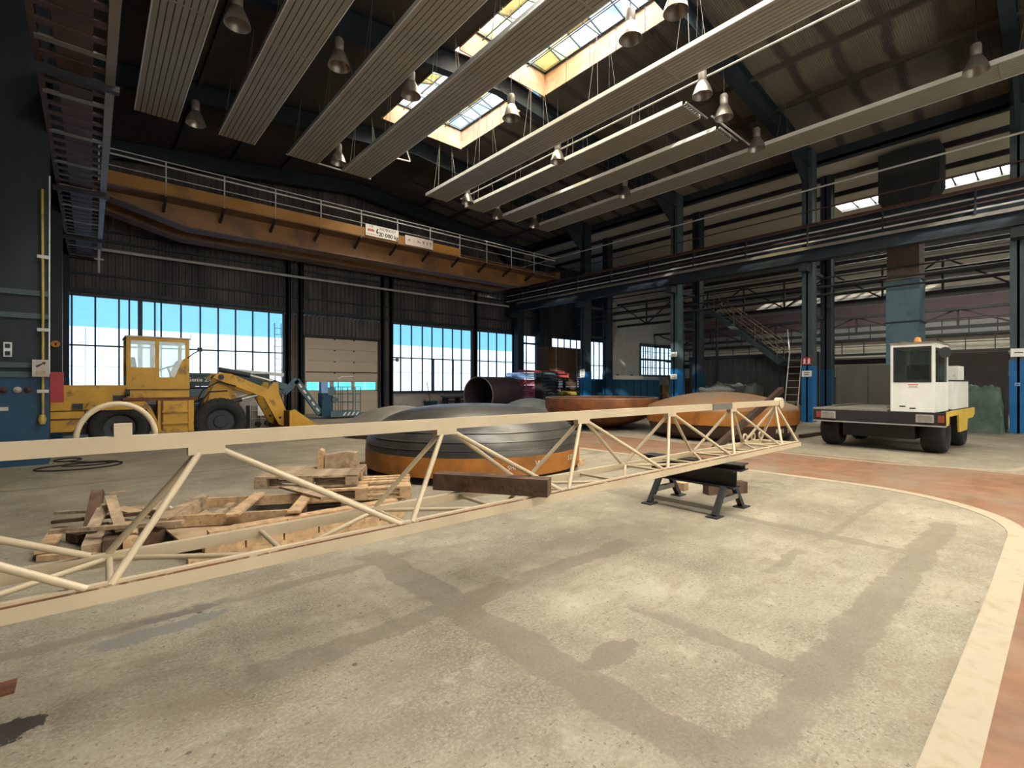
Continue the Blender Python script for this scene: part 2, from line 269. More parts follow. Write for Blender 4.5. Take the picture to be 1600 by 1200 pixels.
# ------------------------------------------------------------------ mesh helpers
def V(p): return Vector(p)
class MB:
    def __init__(s): s.v = []; s.f = []
    def add(s, vs, fs):
        n = len(s.v); s.v += [tuple(p) for p in vs]; s.f += [tuple(i + n for i in q) for q in fs]; return s
    def box(s, x0, x1, y0, y1, z0, z1):
        return s.add([(x0, y0, z0), (x1, y0, z0), (x1, y1, z0), (x0, y1, z0), (x0, y0, z1), (x1, y0, z1), (x1, y1, z1), (x0, y1, z1)],
                     [(0, 3, 2, 1), (4, 5, 6, 7), (0, 1, 5, 4), (1, 2, 6, 5), (2, 3, 7, 6), (3, 0, 4, 7)])
    def bar(s, p0, p1, wd, ht, up=(0, 0, 1)):
        p0, p1 = V(p0), V(p1); d = (p1 - p0).normalized(); u = V(up)
        if abs(d.dot(u)) > 0.98: u = V((0, 1, 0))
        a = d.cross(u).normalized() * wd / 2; h = a.cross(d).normalized() * ht / 2
        q = [p - a - h for p in (p0, p1)] + [p + a - h for p in (p1, p0)] + [p - a + h for p in (p0, p1)] + [p + a + h for p in (p1, p0)]
        return s.add(q, [(0, 1, 2, 3), (7, 6, 5, 4), (0, 4, 5, 1), (1, 5, 6, 2), (2, 6, 7, 3), (3, 7, 4, 0)])
    def cyl(s, p0, p1, r, n=12, r1=None, caps=True):
        p0, p1 = V(p0), V(p1); r1 = r if r1 is None else r1; d = (p1 - p0).normalized()
        u = V((0, 0, 1)) if abs(d.z) < 0.9 else V((1, 0, 0)); a = d.cross(u).normalized(); b = d.cross(a)
        vs = []
        for p, q in ((p0, r), (p1, r1)):
            for i in range(n):
                t = 2 * math.pi * i / n; vs.append(p + (a * math.cos(t) + b * math.sin(t)) * q)
        fs = [(i, (i + 1) % n, n + (i + 1) % n, n + i) for i in range(n)]
        if caps: fs += [tuple(range(n - 1, -1, -1)), tuple(range(n, 2 * n))]
        return s.add(vs, fs)
    def tube(s, pts, r, n=8):
        pts = [V(p) for p in pts]; vs = []; fs = []; pa = None
        for k, p in enumerate(pts):
            d = (pts[min(k + 1, len(pts) - 1)] - pts[max(k - 1, 0)]).normalized()
            if pa is None:
                u = V((0, 0, 1)) if abs(d.z) < 0.9 else V((1, 0, 0)); a = d.cross(u).normalized()
            else: a = (pa - d * pa.dot(d)).normalized()
            b = d.cross(a); pa = a
            for i in range(n):
                t = 2 * math.pi * i / n; vs.append(p + (a * math.cos(t) + b * math.sin(t)) * r)
        for k in range(len(pts) - 1):
            for i in range(n): fs.append((k * n + i, k * n + (i + 1) % n, (k + 1) * n + (i + 1) % n, (k + 1) * n + i))
        fs += [tuple(range(n - 1, -1, -1)), tuple(range((len(pts) - 1) * n, len(pts) * n))]
        return s.add(vs, fs)
    def lathe(s, prof, n=48, M=None, close=False):
        M = M or Matrix(); vs = []; fs = []
        for r, z in prof:
            for i in range(n):
                t = 2 * math.pi * i / n; vs.append(M @ V((r * math.cos(t), r * math.sin(t), z)))
        m = len(prof)
        for k in range(m if close else m - 1):
            k2 = (k + 1) % m
            for i in range(n): fs.append((k * n + i, k * n + (i + 1) % n, k2 * n + (i + 1) % n, k2 * n + i))
        return s.add(vs, fs)
    def prism(s, poly, a0, a1, axis='y'):
        n = len(poly)
        P = {'y': lambda p, a: (p[0], a, p[1]), 'x': lambda p, a: (a, p[0], p[1]), 'z': lambda p, a: (p[0], p[1], a)}[axis]
        return s.add([P(p, a0) for p in poly] + [P(p, a1) for p in poly],
                     [tuple(range(n)), tuple(range(2 * n - 1, n - 1, -1))] + [(i, n + i, n + (i + 1) % n, (i + 1) % n) for i in range(n)])
    def mesh(s, name, m, smooth=False):
        me = bpy.data.meshes.new(name); me.from_pydata(s.v, [], s.f)
        import bmesh
        bm = bmesh.new(); bm.from_mesh(me); bmesh.ops.recalc_face_normals(bm, faces=bm.faces); bm.to_mesh(me); bm.free()
        me.materials.append(m)
        if smooth:
            me.polygons.foreach_set('use_smooth', [True] * len(me.polygons)); me.set_sharp_from_angle(angle=R(38))
        return me
    def build(s, name, m, parent=None, smooth=False, world=True):
        return put(s.mesh(name, m, smooth), name, parent, world)

def wm(o):
    b = Matrix.LocRotScale(o.location, o.rotation_euler, o.scale)
    return (wm(o.parent) @ o.matrix_parent_inverse @ b) if o.parent else b
def put(me, name, parent=None, world=True, loc=None, rot=None):
    o = bpy.data.objects.new(name, me); COL.objects.link(o)
    if parent:
        o.parent = parent
        if world: o.matrix_parent_inverse = wm(parent).inverted()
    if loc is not None: o.location = loc
    if rot is not None: o.rotation_euler = rot
    return o
def tag(o, label, cat, group=None, kind=None):
    o['label'] = label; o['category'] = cat
    if group: o['group'] = group
    if kind: o['kind'] = kind
    return o
def struct(o, label, cat): return tag(o, label, cat, kind='structure')
def thing(name, label, cat, loc=(0, 0, 0), rz=0.0, group=None):
    o = bpy.data.objects.new(name, None); o.empty_display_size = 0.2; COL.objects.link(o); o.location = loc; o.rotation_euler = (0, 0, rz)
    return tag(o, label, cat, group)
def copy_tree(o, parent=None):
    c = o.copy(); COL.objects.link(c)
    if parent: c.parent = parent
    for ch in list(o.children): copy_tree(ch, c)
    return c
def B(x0, x1, y0, y1, z0, z1): return MB().box(x0, x1, y0, y1, z0, z1)
def text(body, size, m, name, parent, loc, rot, ext=0.002, bold=False):
    cu = bpy.data.curves.new('lettering', 'FONT'); cu.body = body; cu.size = size; cu.extrude = ext; cu.align_x = 'CENTER'; cu.align_y = 'CENTER'
    if bold: cu.offset = size * 0.02
    t = bpy.data.objects.new('lettering', cu); COL.objects.link(t)
    me = bpy.data.meshes.new_from_object(t); bpy.data.objects.remove(t); me.materials.clear(); me.materials.append(m)
    return put(me, name, parent, True, loc, rot)
def ibeam(p0, p1, wd, ht, tf=0.03, tw=0.03):
    b = MB(); p0, p1 = V(p0), V(p1)
    up = V((0, 0, 1)); d = (p1 - p0).normalized()
    a = d.cross(up).normalized(); h = a.cross(d).normalized()
    b.bar(p0 + h * (ht - tf) / 2, p1 + h * (ht - tf) / 2, wd, tf); b.bar(p0 - h * (ht - tf) / 2, p1 - h * (ht - tf) / 2, wd, tf)
    b.bar(p0, p1, tw, ht - 2 * tf)
    return b
def corr(x0, x1, z0, z1, y, depth=0.04, pitch=0.24, axis='x'):
    """trapezoidal sheet in the plane y (or x when axis is 'y'), ribs vertical"""
    xs = []; x = x0
    while x < x1 - 1e-6:
        for dx, dd in ((0, 0), (0.42, 0), (0.5, 1), (0.92, 1)):
            if x + dx * pitch <= x1: xs.append((x + dx * pitch, dd))
        x += pitch
    xs.append((x1, 0)); b = MB(); vs = []
    for q, dd in xs:
        for z in (z0, z1): vs.append((q, y - dd * depth, z) if axis == 'x' else (y - dd * depth, q, z))
    b.add(vs, [(2 * i, 2 * i + 1, 2 * i + 3, 2 * i + 2) for i in range(len(xs) - 1)])
    return b

# ------------------------------------------------------------------ setting: floor, lane, lines
struct(B(-1.75, 46.2, -11.2, 26.0, -0.2, 0.0).build('floor', floorm), 'worn beige concrete hall floor with dark repaired joints', 'floor')
struct(B(-60, 90, 26.0, 52.4, -0.3, -0.06).build('yard_ground', yard), 'pale concrete yard outside the gable windows', 'ground')
XL, XR, YC, RC = 8.95, 12.0, 0.28, 1.9
def lane_poly():
    arc = [(XL - RC + RC * math.cos(a), YC + RC - RC * math.sin(a)) for a in [i * math.pi / 2 / 14 for i in range(15)]]
    return [(XL, 20.5)] + arc + [(-1.7, YC), (-1.7, -5.0), (XR, -5.0), (XR, 20.5)]
struct(MB().prism(lane_poly(), 0.0, 0.004, 'z').build('floor_lane_surface', lane), 'red brown painted traffic lane bordered by white lines', 'floor lane')
def line_strip(pts, wd, z=0.006):
    b = MB(); pts = [V((p[0], p[1], 0)) for p in pts]; vs = []
    for i, p in enumerate(pts):
        d = (pts[min(i + 1, len(pts) - 1)] - pts[max(i - 1, 0)]).normalized(); n = V((-d.y, d.x, 0))
        k = wd(i) if callable(wd) else wd
        vs += [(p.x + n.x * k / 2, p.y + n.y * k / 2, 0.0), (p.x - n.x * k / 2, p.y - n.y * k / 2, 0.0), (p.x + n.x * k / 2, p.y + n.y * k / 2, z), (p.x - n.x * k / 2, p.y - n.y * k / 2, z)]
    f = []
    for i in range(len(pts) - 1):
        a, c = 4 * i, 4 * i + 4
        f += [(a + 2, c + 2, c + 3, a + 3), (a, c, c + 2, a + 2), (a + 1, a + 3, c + 3, c + 1)]
    return b.add(vs, f)
arc = [(XL - RC + RC * math.cos(a), YC + RC - RC * math.sin(a)) for a in [i * math.pi / 2 / 14 for i in range(15)]]
struct(line_strip([(XL, 20.5), (XL, 12), (XL, 6), (XL, 3.5)] + arc + [(5, YC), (2, YC + 0.03), (-1.7, YC + 0.05)], 0.17).build('floor_line', linem), 'wide white border line curving round the corner of the concrete field', 'floor line')
struct(line_strip([(XR, 20.5), (XR - 0.1, 8), (11.75, 2.2), (12.4, 0.6), (14.5, 0.1), (21, 0.0)], 0.13).build('floor_line', linem), 'white border line on the far side of the red lane before the side loader', 'floor line')

# ------------------------------------------------------------------ roof
def zr(x): return 12.36 - 0.106 * abs(x - 10.6)
def slope(x0, x1, y0, y1, m, nm, lab):
    b = MB(); n = 8; vs = []; f = []
    for i in range(n + 1):
        x = x0 + (x1 - x0) * i / n
        for y in (y0, y1): vs += [(x, y, zr(x)), (x, y, zr(x) + 0.12)]
    for i in range(n):
        a = 4 * i; f += [(a, a + 4, a + 6, a + 2), (a + 1, a + 3, a + 7, a + 5)]
    f += [(0, 2, 3, 1), (4 * n, 4 * n + 1, 4 * n + 3, 4 * n + 2)]
    for i in range(n):
        a = 4 * i; f += [(a, a + 1, a + 5, a + 4), (a + 2, a + 6, a + 7, a + 3)]
    return struct(b.add(vs, f).build(nm, m), lab, 'ceiling')
slope(-1.8, 8.7, 6.3, 25.9, skin_roof, 'ceiling_left', 'brown ribbed roof lining above the windowless blue column side')
slope(-1.8, 1.4, -11.2, 6.3, skin_roof, 'ceiling_left', 'roof lining strip beside the added rooflight behind the camera')
slope(6.4, 8.7, -11.2, 6.3, skin_roof, 'ceiling_left', 'roof lining strip between the added rooflight and ridge')
slope(1.4, 6.4, -11.2, -8.5, skin_roof, 'ceiling_left', 'roof lining beyond the added rooflight')
rl = struct(MB().box(1.35, 1.45, -8.5, 6.3, 11.35, 11.55).box(6.35, 6.45, -8.5, 6.3, 11.9, 12.1).build('window_14', teal), 'added rooflight in the unseen roof slope overhead, lighting the foreground floor', 'skylight')  # rooflight added out of view only to let light onto the foreground
for i in range(5):
    for j in range(15):
        x0, x1, y0, y1 = 1.42 + i, 2.38 + i, -8.48 + j * 0.986, -7.53 + j * 0.986
        MB().add([(x0, y0, zr(x0) + 0.05), (x1, y0, zr(x1) + 0.05), (x1, y1, zr(x1) + 0.05), (x0, y1, zr(x0) + 0.05)], [(0, 1, 2, 3)]).build('pane', g_sky[0], rl)
    MB().bar((1.4 + i, -8.5, zr(1.4 + i)), (1.4 + i, 6.3, zr(1.4 + i)), 0.05, 0.1).build('glazing_bar', windowpaint, rl)
slope(12.5, 23.0, -11.2, 25.9, roofm, 'ceiling_right', 'roof lining with pale dusty squares above the side aisle columns')
slope(8.7, 10.6, 17.9, 25.9, skin_roof, 'ceiling_ridge', 'brown roof lining at the ridge beyond the last skylight')
slope(10.6, 12.5, 17.9, 25.9, skin_roof, 'ceiling_ridge', 'brown roof lining right of the ridge beyond the last skylight')
slope(8.7, 10.6, -11.2, -10.85, skin_roof, 'ceiling_ridge', 'ridge lining strip behind the photographer side')
slope(10.6, 12.5, -11.2, -10.85, skin_roof, 'ceiling_ridge', 'ridge lining strip closing the last skylight end')
FR = [0.9, 6.85, 12.8, 18.75, 24.7]
ordn = ['first', 'second', 'third', 'fourth', 'fifth']
for k, y in enumerate([-11.0, -5.05] + FR):
    b = MB()
    for xa, xb in ((-1.4, 10.6), (10.6, 22.6)):
        za, zb = zr(xa) - 0.40, zr(xb) - 0.40
        i_ = ibeam((xa, y, za), (xb, y, zb), 0.30, 0.72, 0.035, 0.03); b.add(i_.v, i_.f)
    # haunches at the columns
    b.prism([(21.9, zr(21.9) - 0.7), (21.9, zr(21.9) - 1.7), (20.2, zr(20.2) - 0.72)], y - 0.05, y + 0.05)
    b.prism([(-0.8, zr(-0.8) - 0.7), (-0.8, zr(-0.8) - 1.7), (0.9, zr(0.9) - 0.72)], y - 0.05, y + 0.05)
    o = b.build('roof_beam', navy if k != 3 else navy)
    struct(o, ['dark blue roof rafter two bays behind the camera', 'dark blue roof rafter over the hall behind the camera', 'dark blue roof rafter nearest overhead', 'dark blue roof rafter, second one down the hall', 'dark blue roof rafter, third one down the hall', 'dark blue roof rafter where the grey heating panels end', 'dark blue roof rafter against the gable wall'][k], 'roof beam')
for i, x in enumerate((0.6, 2.7, 4.8, 6.9, 14.4, 16.5, 18.6, 20.7)):
    o = B(x - 0.05, x + 0.05, -11.1, 25.6, zr(x) - 0.15, zr(x) + 0.02).build('purlin_beam', skin_roof)
    struct(o, 'brown roof purlin %s' % ['beside the dark runway', 'above the first heating panel gap', 'above the second heating panel gap', 'near the ridge on the blue column side', 'right of the skylight', 'between ridge and aisle', 'above the long aisle side panel', 'next to the aisle columns'][i], 'roof beam')

# ridge skylights: upstand boards, glazing bars, panes
for bi, (b0, b1) in enumerate(BAYS):
    bay = ['two bays behind the camera', 'behind the nearest rafter', 'over the nearest bay', 'over the middle bay', 'over the bay by the hanging hoist'][bi]
    n = 'window_%d' % (bi + 1)
    fr = MB()
    for x in (8.72, 12.38): fr.box(x, x + 0.1, b0, b1, 12.86, 12.96)
    fr.box(10.56, 10.64, b0, b1, 13.40, 13.48)
    for y in (b0, b1 - 0.1): fr.box(8.72, 12.48, y, y + 0.1, 12.86, 12.96)
    o = struct(fr.build(n, teal), 'ridge skylight with a teal glazing frame %s' % bay, 'skylight')
    # upstand boards
    nb = 5; st = (b1 - b0) / nb
    for x, sgn in ((8.70, -1), (12.50, 1)):
        for j in range(nb):
            B(x - 0.02, x + 0.02, b0 + j * st + 0.015, b0 + (j + 1) * st - 0.015, 12.10, 12.88).build('upstand_board', pinkish, o)
    for y in (b0, b1):
        for j in range(3): B(8.72 + j * 1.26, 8.72 + j * 1.26 + 1.24, y - 0.02, y + 0.02, 12.05, 12.88).build('upstand_board', pinkish, o)
    gm = MB()
    for e in (b0 - 0.02, b1 + 0.02): gm.prism([(8.72, 12.9), (12.48, 12.9), (10.6, 13.45)], e - 0.02, e + 0.02)
    gm.build('gable_board', pinkish, o)
    # panes on two slopes, 3 rows each
    ny = 6; sy = (b1 - b0) / ny
    for sgn in (-1, 1):
        for i in range(3):
            t0, t1 = i / 3, (i + 1) / 3
            xa, xb = 10.6 + sgn * 1.83 * t0, 10.6 + sgn * 1.83 * t1; za, zb = 13.44 - 0.52 * t0, 13.44 - 0.52 * t1
            for j in range(ny):
                y0, y1 = b0 + j * sy + 0.02, b0 + (j + 1) * sy - 0.02
                pm = MB().add([(xa, y0, za), (xb, y0, zb), (xb, y1, zb), (xa, y1, za)], [(0, 1, 2, 3)])
                rr = random.random()
                pm.build('pane', g_sky[0 if rr < 0.6 else (1 if rr < 0.86 else 2)], o)
            if i < 2: B(xb - 0.02, xb + 0.02, b0, b1, zb - 0.05, zb).build('glazing_bar', windowpaint, o)
        for j in range(1, ny):
            MB().bar((10.6, b0 + j * sy, 13.41), (10.6 + sgn * 1.83, b0 + j * sy, 12.89), 0.035, 0.05).build('glazing_bar', windowpaint, o)
    # tie rods under the glass
    ti = MB()
    for y in (b0 + 1.2, (b0 + b1) / 2, b1 - 1.2): ti.cyl((8.8, y, 12.8), (12.4, y, 12.8), 0.018, 6); ti.cyl((10.6, y, 12.8), (10.6, y, 13.4), 0.014, 6)
    ti.cyl((9.6, b0, 12.76), (9.6, b1, 12.76), 0.02, 6); ti.cyl((11.6, b0, 12.76), (11.6, b1, 12.76), 0.02, 6)
    ti.build('tie_rod', windowpaint, o)

# ------------------------------------------------------------------ gable wall with its windows and door
YW = 25.6
WINS = [(-0.78, 7.25, 1.40, 5.10), (13.18, 18.88, 1.10, 5.10), (19.30, 22.50, 1.10, 5.10), (22.80, 24.75, 1.10, 5.10), (26.4, 45.6, 1.10, 5.10)]
DOOR = (8.23, 12.26, 0.0, 3.98)
wall = struct(corr(-1.75, 46.1, 5.1, 12.6, YW).build('wall_gable', cladding), 'ribbed dark metal gable wall above the windows', 'wall')
xs = [-1.75] + [q for w_ in (WINS[0], DOOR, *WINS[1:]) for q in (w_[0], w_[1])] + [46.1]
for i in range(0, len(xs), 2):
    if xs[i + 1] - xs[i] > 0.05: corr(xs[i], xs[i + 1], 0, 5.1, YW, pitch=0.22).build('cladding_panel', cladding, wall)
corr(DOOR[0], DOOR[1], 3.98, 5.1, YW, pitch=0.22).build('cladding_panel', cladding, wall)
for w_ in WINS: B(w_[0], w_[1], YW - 0.02, YW + 0.14, 0, w_[2]).build('parapet_panel', plaster, wall)
B(-1.75, 46.1, YW + 0.16, YW + 0.26, 5.15, 12.6).build('outer_panel', cladding, wall)
MULL = [[0.0, 0.135, 0.86, 1.21, 1.57, 2.07, 2.29, 3.0, 3.72, 4.42, 5.13, 5.86, 6.57], [13.71, 14.43, 15.17, 15.85, 16.64, 17.37, 18.06], [19.55, 20.28, 21.01, 21.82], [23.1, 23.8], None]
MULL[0] = [-0.56, 0.14, 0.88, 1.21, 1.57, 2.07, 2.29, 3.0, 3.72, 4.42, 5.13, 5.86, 6.57]
for wi, (x0, x1, z0, z1) in enumerate(WINS):
    lab = ['wide gable window behind the yellow loader', 'gable window right of the roller door', 'gable window beside the hall corner column', 'narrow gable window strip between the dark corner columns', 'gable window behind the timber rack in the aisle'][wi]
    fr = MB(); yf = YW - 0.03
    for x in (x0, x1): fr.box(x - 0.05, x + 0.05, yf, yf + 0.1, z0 - 0.05, z1 + 0.05)
    for z in (z0, z1): fr.box(x0, x1, yf, yf + 0.1, z - 0.05, z + 0.05)
    o = struct(fr.build('window_%d' % (wi + 6), windowpaint), lab, 'window')
    B(x0 - 0.1, x1 + 0.1, YW - 0.16, YW + 0.02, z0 - 0.09, z0 - 0.04).build('sill', windowpaint, o)
    mu = MULL[wi] or [x0 + k * 0.72 for k in range(1, 26)]
    zm = 3.1
    B(x0, x1, yf, yf + 0.08, zm - 0.03, zm + 0.03).build('transom', windowpaint, o)
    for x in mu:
        wd = 0.06 if abs(x - 1.57) > 0.01 else 0.16
        B(x - wd / 2, x + wd / 2, yf, yf + 0.08, z0, z1).build('mullion', windowpaint, o)
    ed = [x0] + mu + [x1]
    for a, c in zip(ed[:-1], ed[1:]):
        for za, zb in ((z0, zm), (zm, z1)):
            MB().add([(a + 0.02, YW + 0.02, za + 0.02), (c - 0.02, YW + 0.02, za + 0.02), (c - 0.02, YW + 0.02, zb - 0.02), (a + 0.02, YW + 0.02, zb - 0.02)], [(0, 1, 2, 3)]).build('pane', g_win, o)
    if wi == 1:
        for x in (15.95, 17.4): B(x - 0.04, x + 0.04, yf - 0.02, yf + 0.06, z0, zm).build('casement_frame', windowpaint, o)
# roller door, six sections, one of them glazed
dr = struct(MB().box(8.13, 8.25, YW - 0.10, YW + 0.05, 0, 4.05).box(12.24, 12.36, YW - 0.10, YW + 0.05, 0, 4.05).box(8.13, 12.36, YW - 0.10, YW + 0.05, 3.96, 4.10).build('door_1', dark), 'cream sectional door with a strip of cyan panes in the gable', 'door')
zs = [0.0, 0.62, 1.18, 1.72, 2.18, 2.78, 3.38, 3.97]
for a, c in zip(zs[:-1], zs[1:]):
    if abs(a - 1.18) < 0.01:
        sec = MB()
        for x0, x1 in ((8.25, 8.36), (9.55, 9.75), (10.72, 10.90), (12.14, 12.24)): sec.box(x0, x1, YW - 0.04, YW + 0.02, a + 0.01, c - 0.01)
        sec.box(8.25, 12.24, YW - 0.04, YW + 0.02, a + 0.01, a + 0.06).box(8.25, 12.24, YW - 0.04, YW + 0.02, c - 0.06, c - 0.01)
        p = sec.build('section', doorcream, dr)
        for x0, x1 in ((8.36, 8.95), (8.97, 9.55), (9.75, 10.72), (10.90, 11.5), (11.52, 12.14)): B(x0, x1, YW - 0.01, YW, a + 0.06, c - 0.06).build('pane', g_cyan, p)
    else:
        p = B(8.25, 12.24, YW - 0.05, YW, a + 0.012, c - 0.012).build('section', doorcream, dr)
        for x in (9.8, 10.85): B(x - 0.04, x + 0.04, YW - 0.07, YW - 0.05, c - 0.07, c - 0.012).build('hinge', dark, p)
MB().box(8.25, 12.24, YW + 0.001, YW + 0.02, 0, 1.20).box(8.25, 12.24, YW + 0.001, YW + 0.02, 1.70, 3.97).build('outer_skin', doorcream, dr)
B(8.3, 12.2, YW - 0.075, YW - 0.05, 2.16, 2.21).build('rail', dark, dr)
# gable posts and girts
for i, x in enumerate((7.42, 8.02, 12.50, 13.02, 19.09, 22.65)):
    o = ibeam((x, YW - 0.22, 0), (x, YW - 0.22, 9.6), 0.2, 0.26).build('gable_column', navy)
    struct(o, 'dark blue gable post %s' % ['at the end of the wide window', 'along the side of the cream door towards the loader', 'along the side of the cream door towards the aisle', 'at the start of the second window', 'between the second and third window', 'in the hall corner by the narrow window'][i], 'column')
for i, (z, h) in enumerate(((5.28, 0.16), (5.95, 0.08), (7.35, 0.10), (7.75, 0.07), (8.9, 0.12))):
    struct(B(-1.3, 22.4, YW - 0.16, YW - 0.05, z - h / 2, z + h / 2).build('gable_beam', navy), 'horizontal dark girt on the gable wall, %s from the bottom' % ordn[i], 'beam')

# ------------------------------------------------------------------ other walls
struct(B(-1.9, -1.75, -11.2, 26, 0, 11.3).build('wall_left', navy), 'dark blue long wall behind the column row', 'wall')
struct(MB().box(-1.9, 36.2, -11.35, -11.2, 0, 1.1).box(-1.9, 36.2, -11.35, -11.2, 5.1, 12.9).box(-1.9, -0.8, -11.35, -11.2, 1.1, 5.1).box(21.0, 36.2, -11.35, -11.2, 1.1, 5.1).build('wall_back', plaster), 'end wall behind the photographer holding the added window band', 'wall')
o = struct(MB().box(-0.8, 21.0, -11.32, -11.22, 1.05, 1.15).box(-0.8, 21.0, -11.32, -11.22, 5.05, 5.15).box(-0.8, 21.0, -11.32, -11.22, 3.06, 3.14).build('window_13', windowpaint), 'added window band in the unseen end wall, brightening the foreground', 'window')  # window band added out of view to throw light forward
for k in range(31):
    x = -0.8 + k * 0.7267
    B(x - 0.03, x + 0.03, -11.31, -11.23, 1.1, 5.1).build('mullion', windowpaint, o)
    if k < 30:
        for za, zb_ in ((1.15, 3.06), (3.14, 5.05)): B(x + 0.03, x + 0.697, -11.28, -11.27, za, zb_).build('pane', g_win, o)
struct(B(-70, 70, -26, -19.5, -0.3, 14.5).build('exterior_wall', facade), 'tall white building added unseen behind the end wall to block the sun', 'building')  # block added out of view to keep direct sun off the end windows
struct(B(-70, 70, -19.5, -11.4, -0.3, -0.06).build('yard_ground', yard), 'yard strip between the end wall and the added sun blocking building', 'ground')
wr = struct(B(36.0, 36.15, -11.2, 20.15, 0, 11.0).build('wall_right', greywall), 'far long wall of the aisle with cream, grey and mauve bands', 'wall')
for nm, z0, z1, m, t in (('dado_band', 0, 2.0, brownwall, 0.03), ('cream_band', 2.0, 2.85, creamwall, 0.03), ('cream_band', 3.2, 4.15, creamwall, 0.03), ('mauve_band', 5.1, 6.4, mauve, 0.04), ('cream_band', 7.0, 7.5, creamwall, 0.03), ('cream_band', 8.0, 8.9, creamwall, 0.03)):
    B(36.0 - t, 36.0, -11.2, 20.0, z0, z1).build(nm, m, wr)
for z, h in ((2.95, 0.30), (4.25, 0.12), (6.65, 0.10), (7.75, 0.14), (9.2, 0.16)):
    B(35.75, 35.95, -6.2, 20, z - h / 2, z + h / 2).build('wall_rail', dark, wr)
struct(B(22.6, 28.3, -11.2, 26, 10.62, 10.75).build('ceiling_aisle', creamwall), 'pale ceiling over the aisle next to the columns', 'ceiling')
struct(B(29.7, 36.2, -11.2, 26, 10.62, 10.75).build('ceiling_aisle', creamwall), 'pale ceiling of the aisle beyond its skylight strip', 'ceiling')
struct(B(28.3, 29.7, -6.2, -2.0, 10.62, 10.75).build('ceiling_aisle', creamwall), 'pale ceiling piece at the near end of the aisle skylight', 'ceiling')
struct(B(28.3, 29.7, 7.6, 26, 10.62, 10.75).build('ceiling_aisle', creamwall), 'pale ceiling piece at the far end of the aisle skylight', 'ceiling')
o = struct(MB().box(28.25, 28.35, -2, 7.6, 10.55, 10.8).box(29.65, 29.75, -2, 7.6, 10.55, 10.8).build('window_11', dark), 'narrow skylight strip in the aisle roof', 'skylight')
for j in range(13):
    y = -2 + j * 0.74
    B(28.35, 29.65, y + 0.03, y + 0.72, 10.70, 10.71).build('pane', g_sky[0], o)
    B(28.35, 29.65, y - 0.03, y + 0.03, 10.62, 10.72).build('glazing_bar', dark, o)
struct(B(22.6, 22.75, -11.2, 26, 10.55, 11.25).build('eaves_wall', navy), 'dark strip wall between hall roof and lower aisle roof', 'wall')
for i, x in enumerate((24.2, 26.6, 31.8, 34.2)):
    struct(B(x - 0.06, x + 0.06, -11.1, 25.5, 10.42, 10.62).build('aisle_beam', dark), 'dark aisle roof purlin, %s from the columns' % ordn[i], 'roof beam')
struct(B(46.0, 46.15, 20, 26, 0, 11.0).build('wall_side_room', greywall), 'side wall of the room behind the aisle partition, widened to brighten its window', 'wall')  # room widened unseen so bright gable panes show through the partition window
struct(B(36.2, 46.2, 20, 26, 10.62, 10.75).build('ceiling_side_room', creamwall), 'ceiling over the widened part of the room behind the aisle partition', 'ceiling')
# partition across the aisle with a barred window
pw = struct(MB().box(26.4, 29.76, 20, 20.15, 0, 5.6).box(29.76, 36, 20, 20.15, 0, 2.2).box(29.76, 36, 20, 20.15, 4.45, 5.6).box(26.4, 46.2, 20, 20.15, 5.6, 10.6).box(36, 46.2, 20, 20.15, 0, 5.6).build('wall_partition', greywall), 'grey partition wall across the aisle', 'wall')
o = struct(MB().box(29.70, 29.86, 19.95, 20.1, 2.15, 4.5).box(29.76, 36, 19.95, 20.1, 2.12, 2.24).box(29.76, 36, 19.95, 20.1, 4.40, 4.52).box(29.76, 36, 19.95, 20.1, 3.28, 3.42).build('window_12', windowpaint), 'barred bright window in the aisle partition', 'window')
for k in range(10):
    x = 29.86 + k * 0.62; B(x - 0.02, x + 0.02, 20.0, 20.05, 2.2, 4.45).build('mullion', windowpaint, o)
    for za, zb in ((2.24, 2.76), (2.78, 3.28), (3.42, 3.92), (3.94, 4.40)):
        MB().add([(x + 0.03, 20.06, za), (x + 0.59, 20.06, za), (x + 0.59, 20.06, zb), (x + 0.03, 20.06, zb)], [(0, 1, 2, 3)]).build('pane', g_cab, o)
for z in (2.77, 3.93): B(29.86, 36, 20.0, 20.05, z - 0.015, z + 0.015).build('glazing_bar', windowpaint, o)
# opposite building seen through the windows
ob = struct(B(-60, 90, 52.5, 60, -0.3, 6.25).build('exterior_wall', facade), 'long white building across the yard outside the windows', 'building')
for k in range(40):
    B(-58 + k * 3.6, -58 + k * 3.6 + 0.06, 52.44, 52.5, 0, 6.2).build('joint_strip', white, ob)
B(-60, 90, 52.4, 52.5, 3.0, 3.08).build('joint_strip', white, ob)

struct(B(51.5, 120, 50.5, 58, -0.3, 14).build('exterior_wall', facade), 'taller white block added across the yard so the aisle windows look white', 'building')  # block added so the aisle windows open onto white instead of blue sky

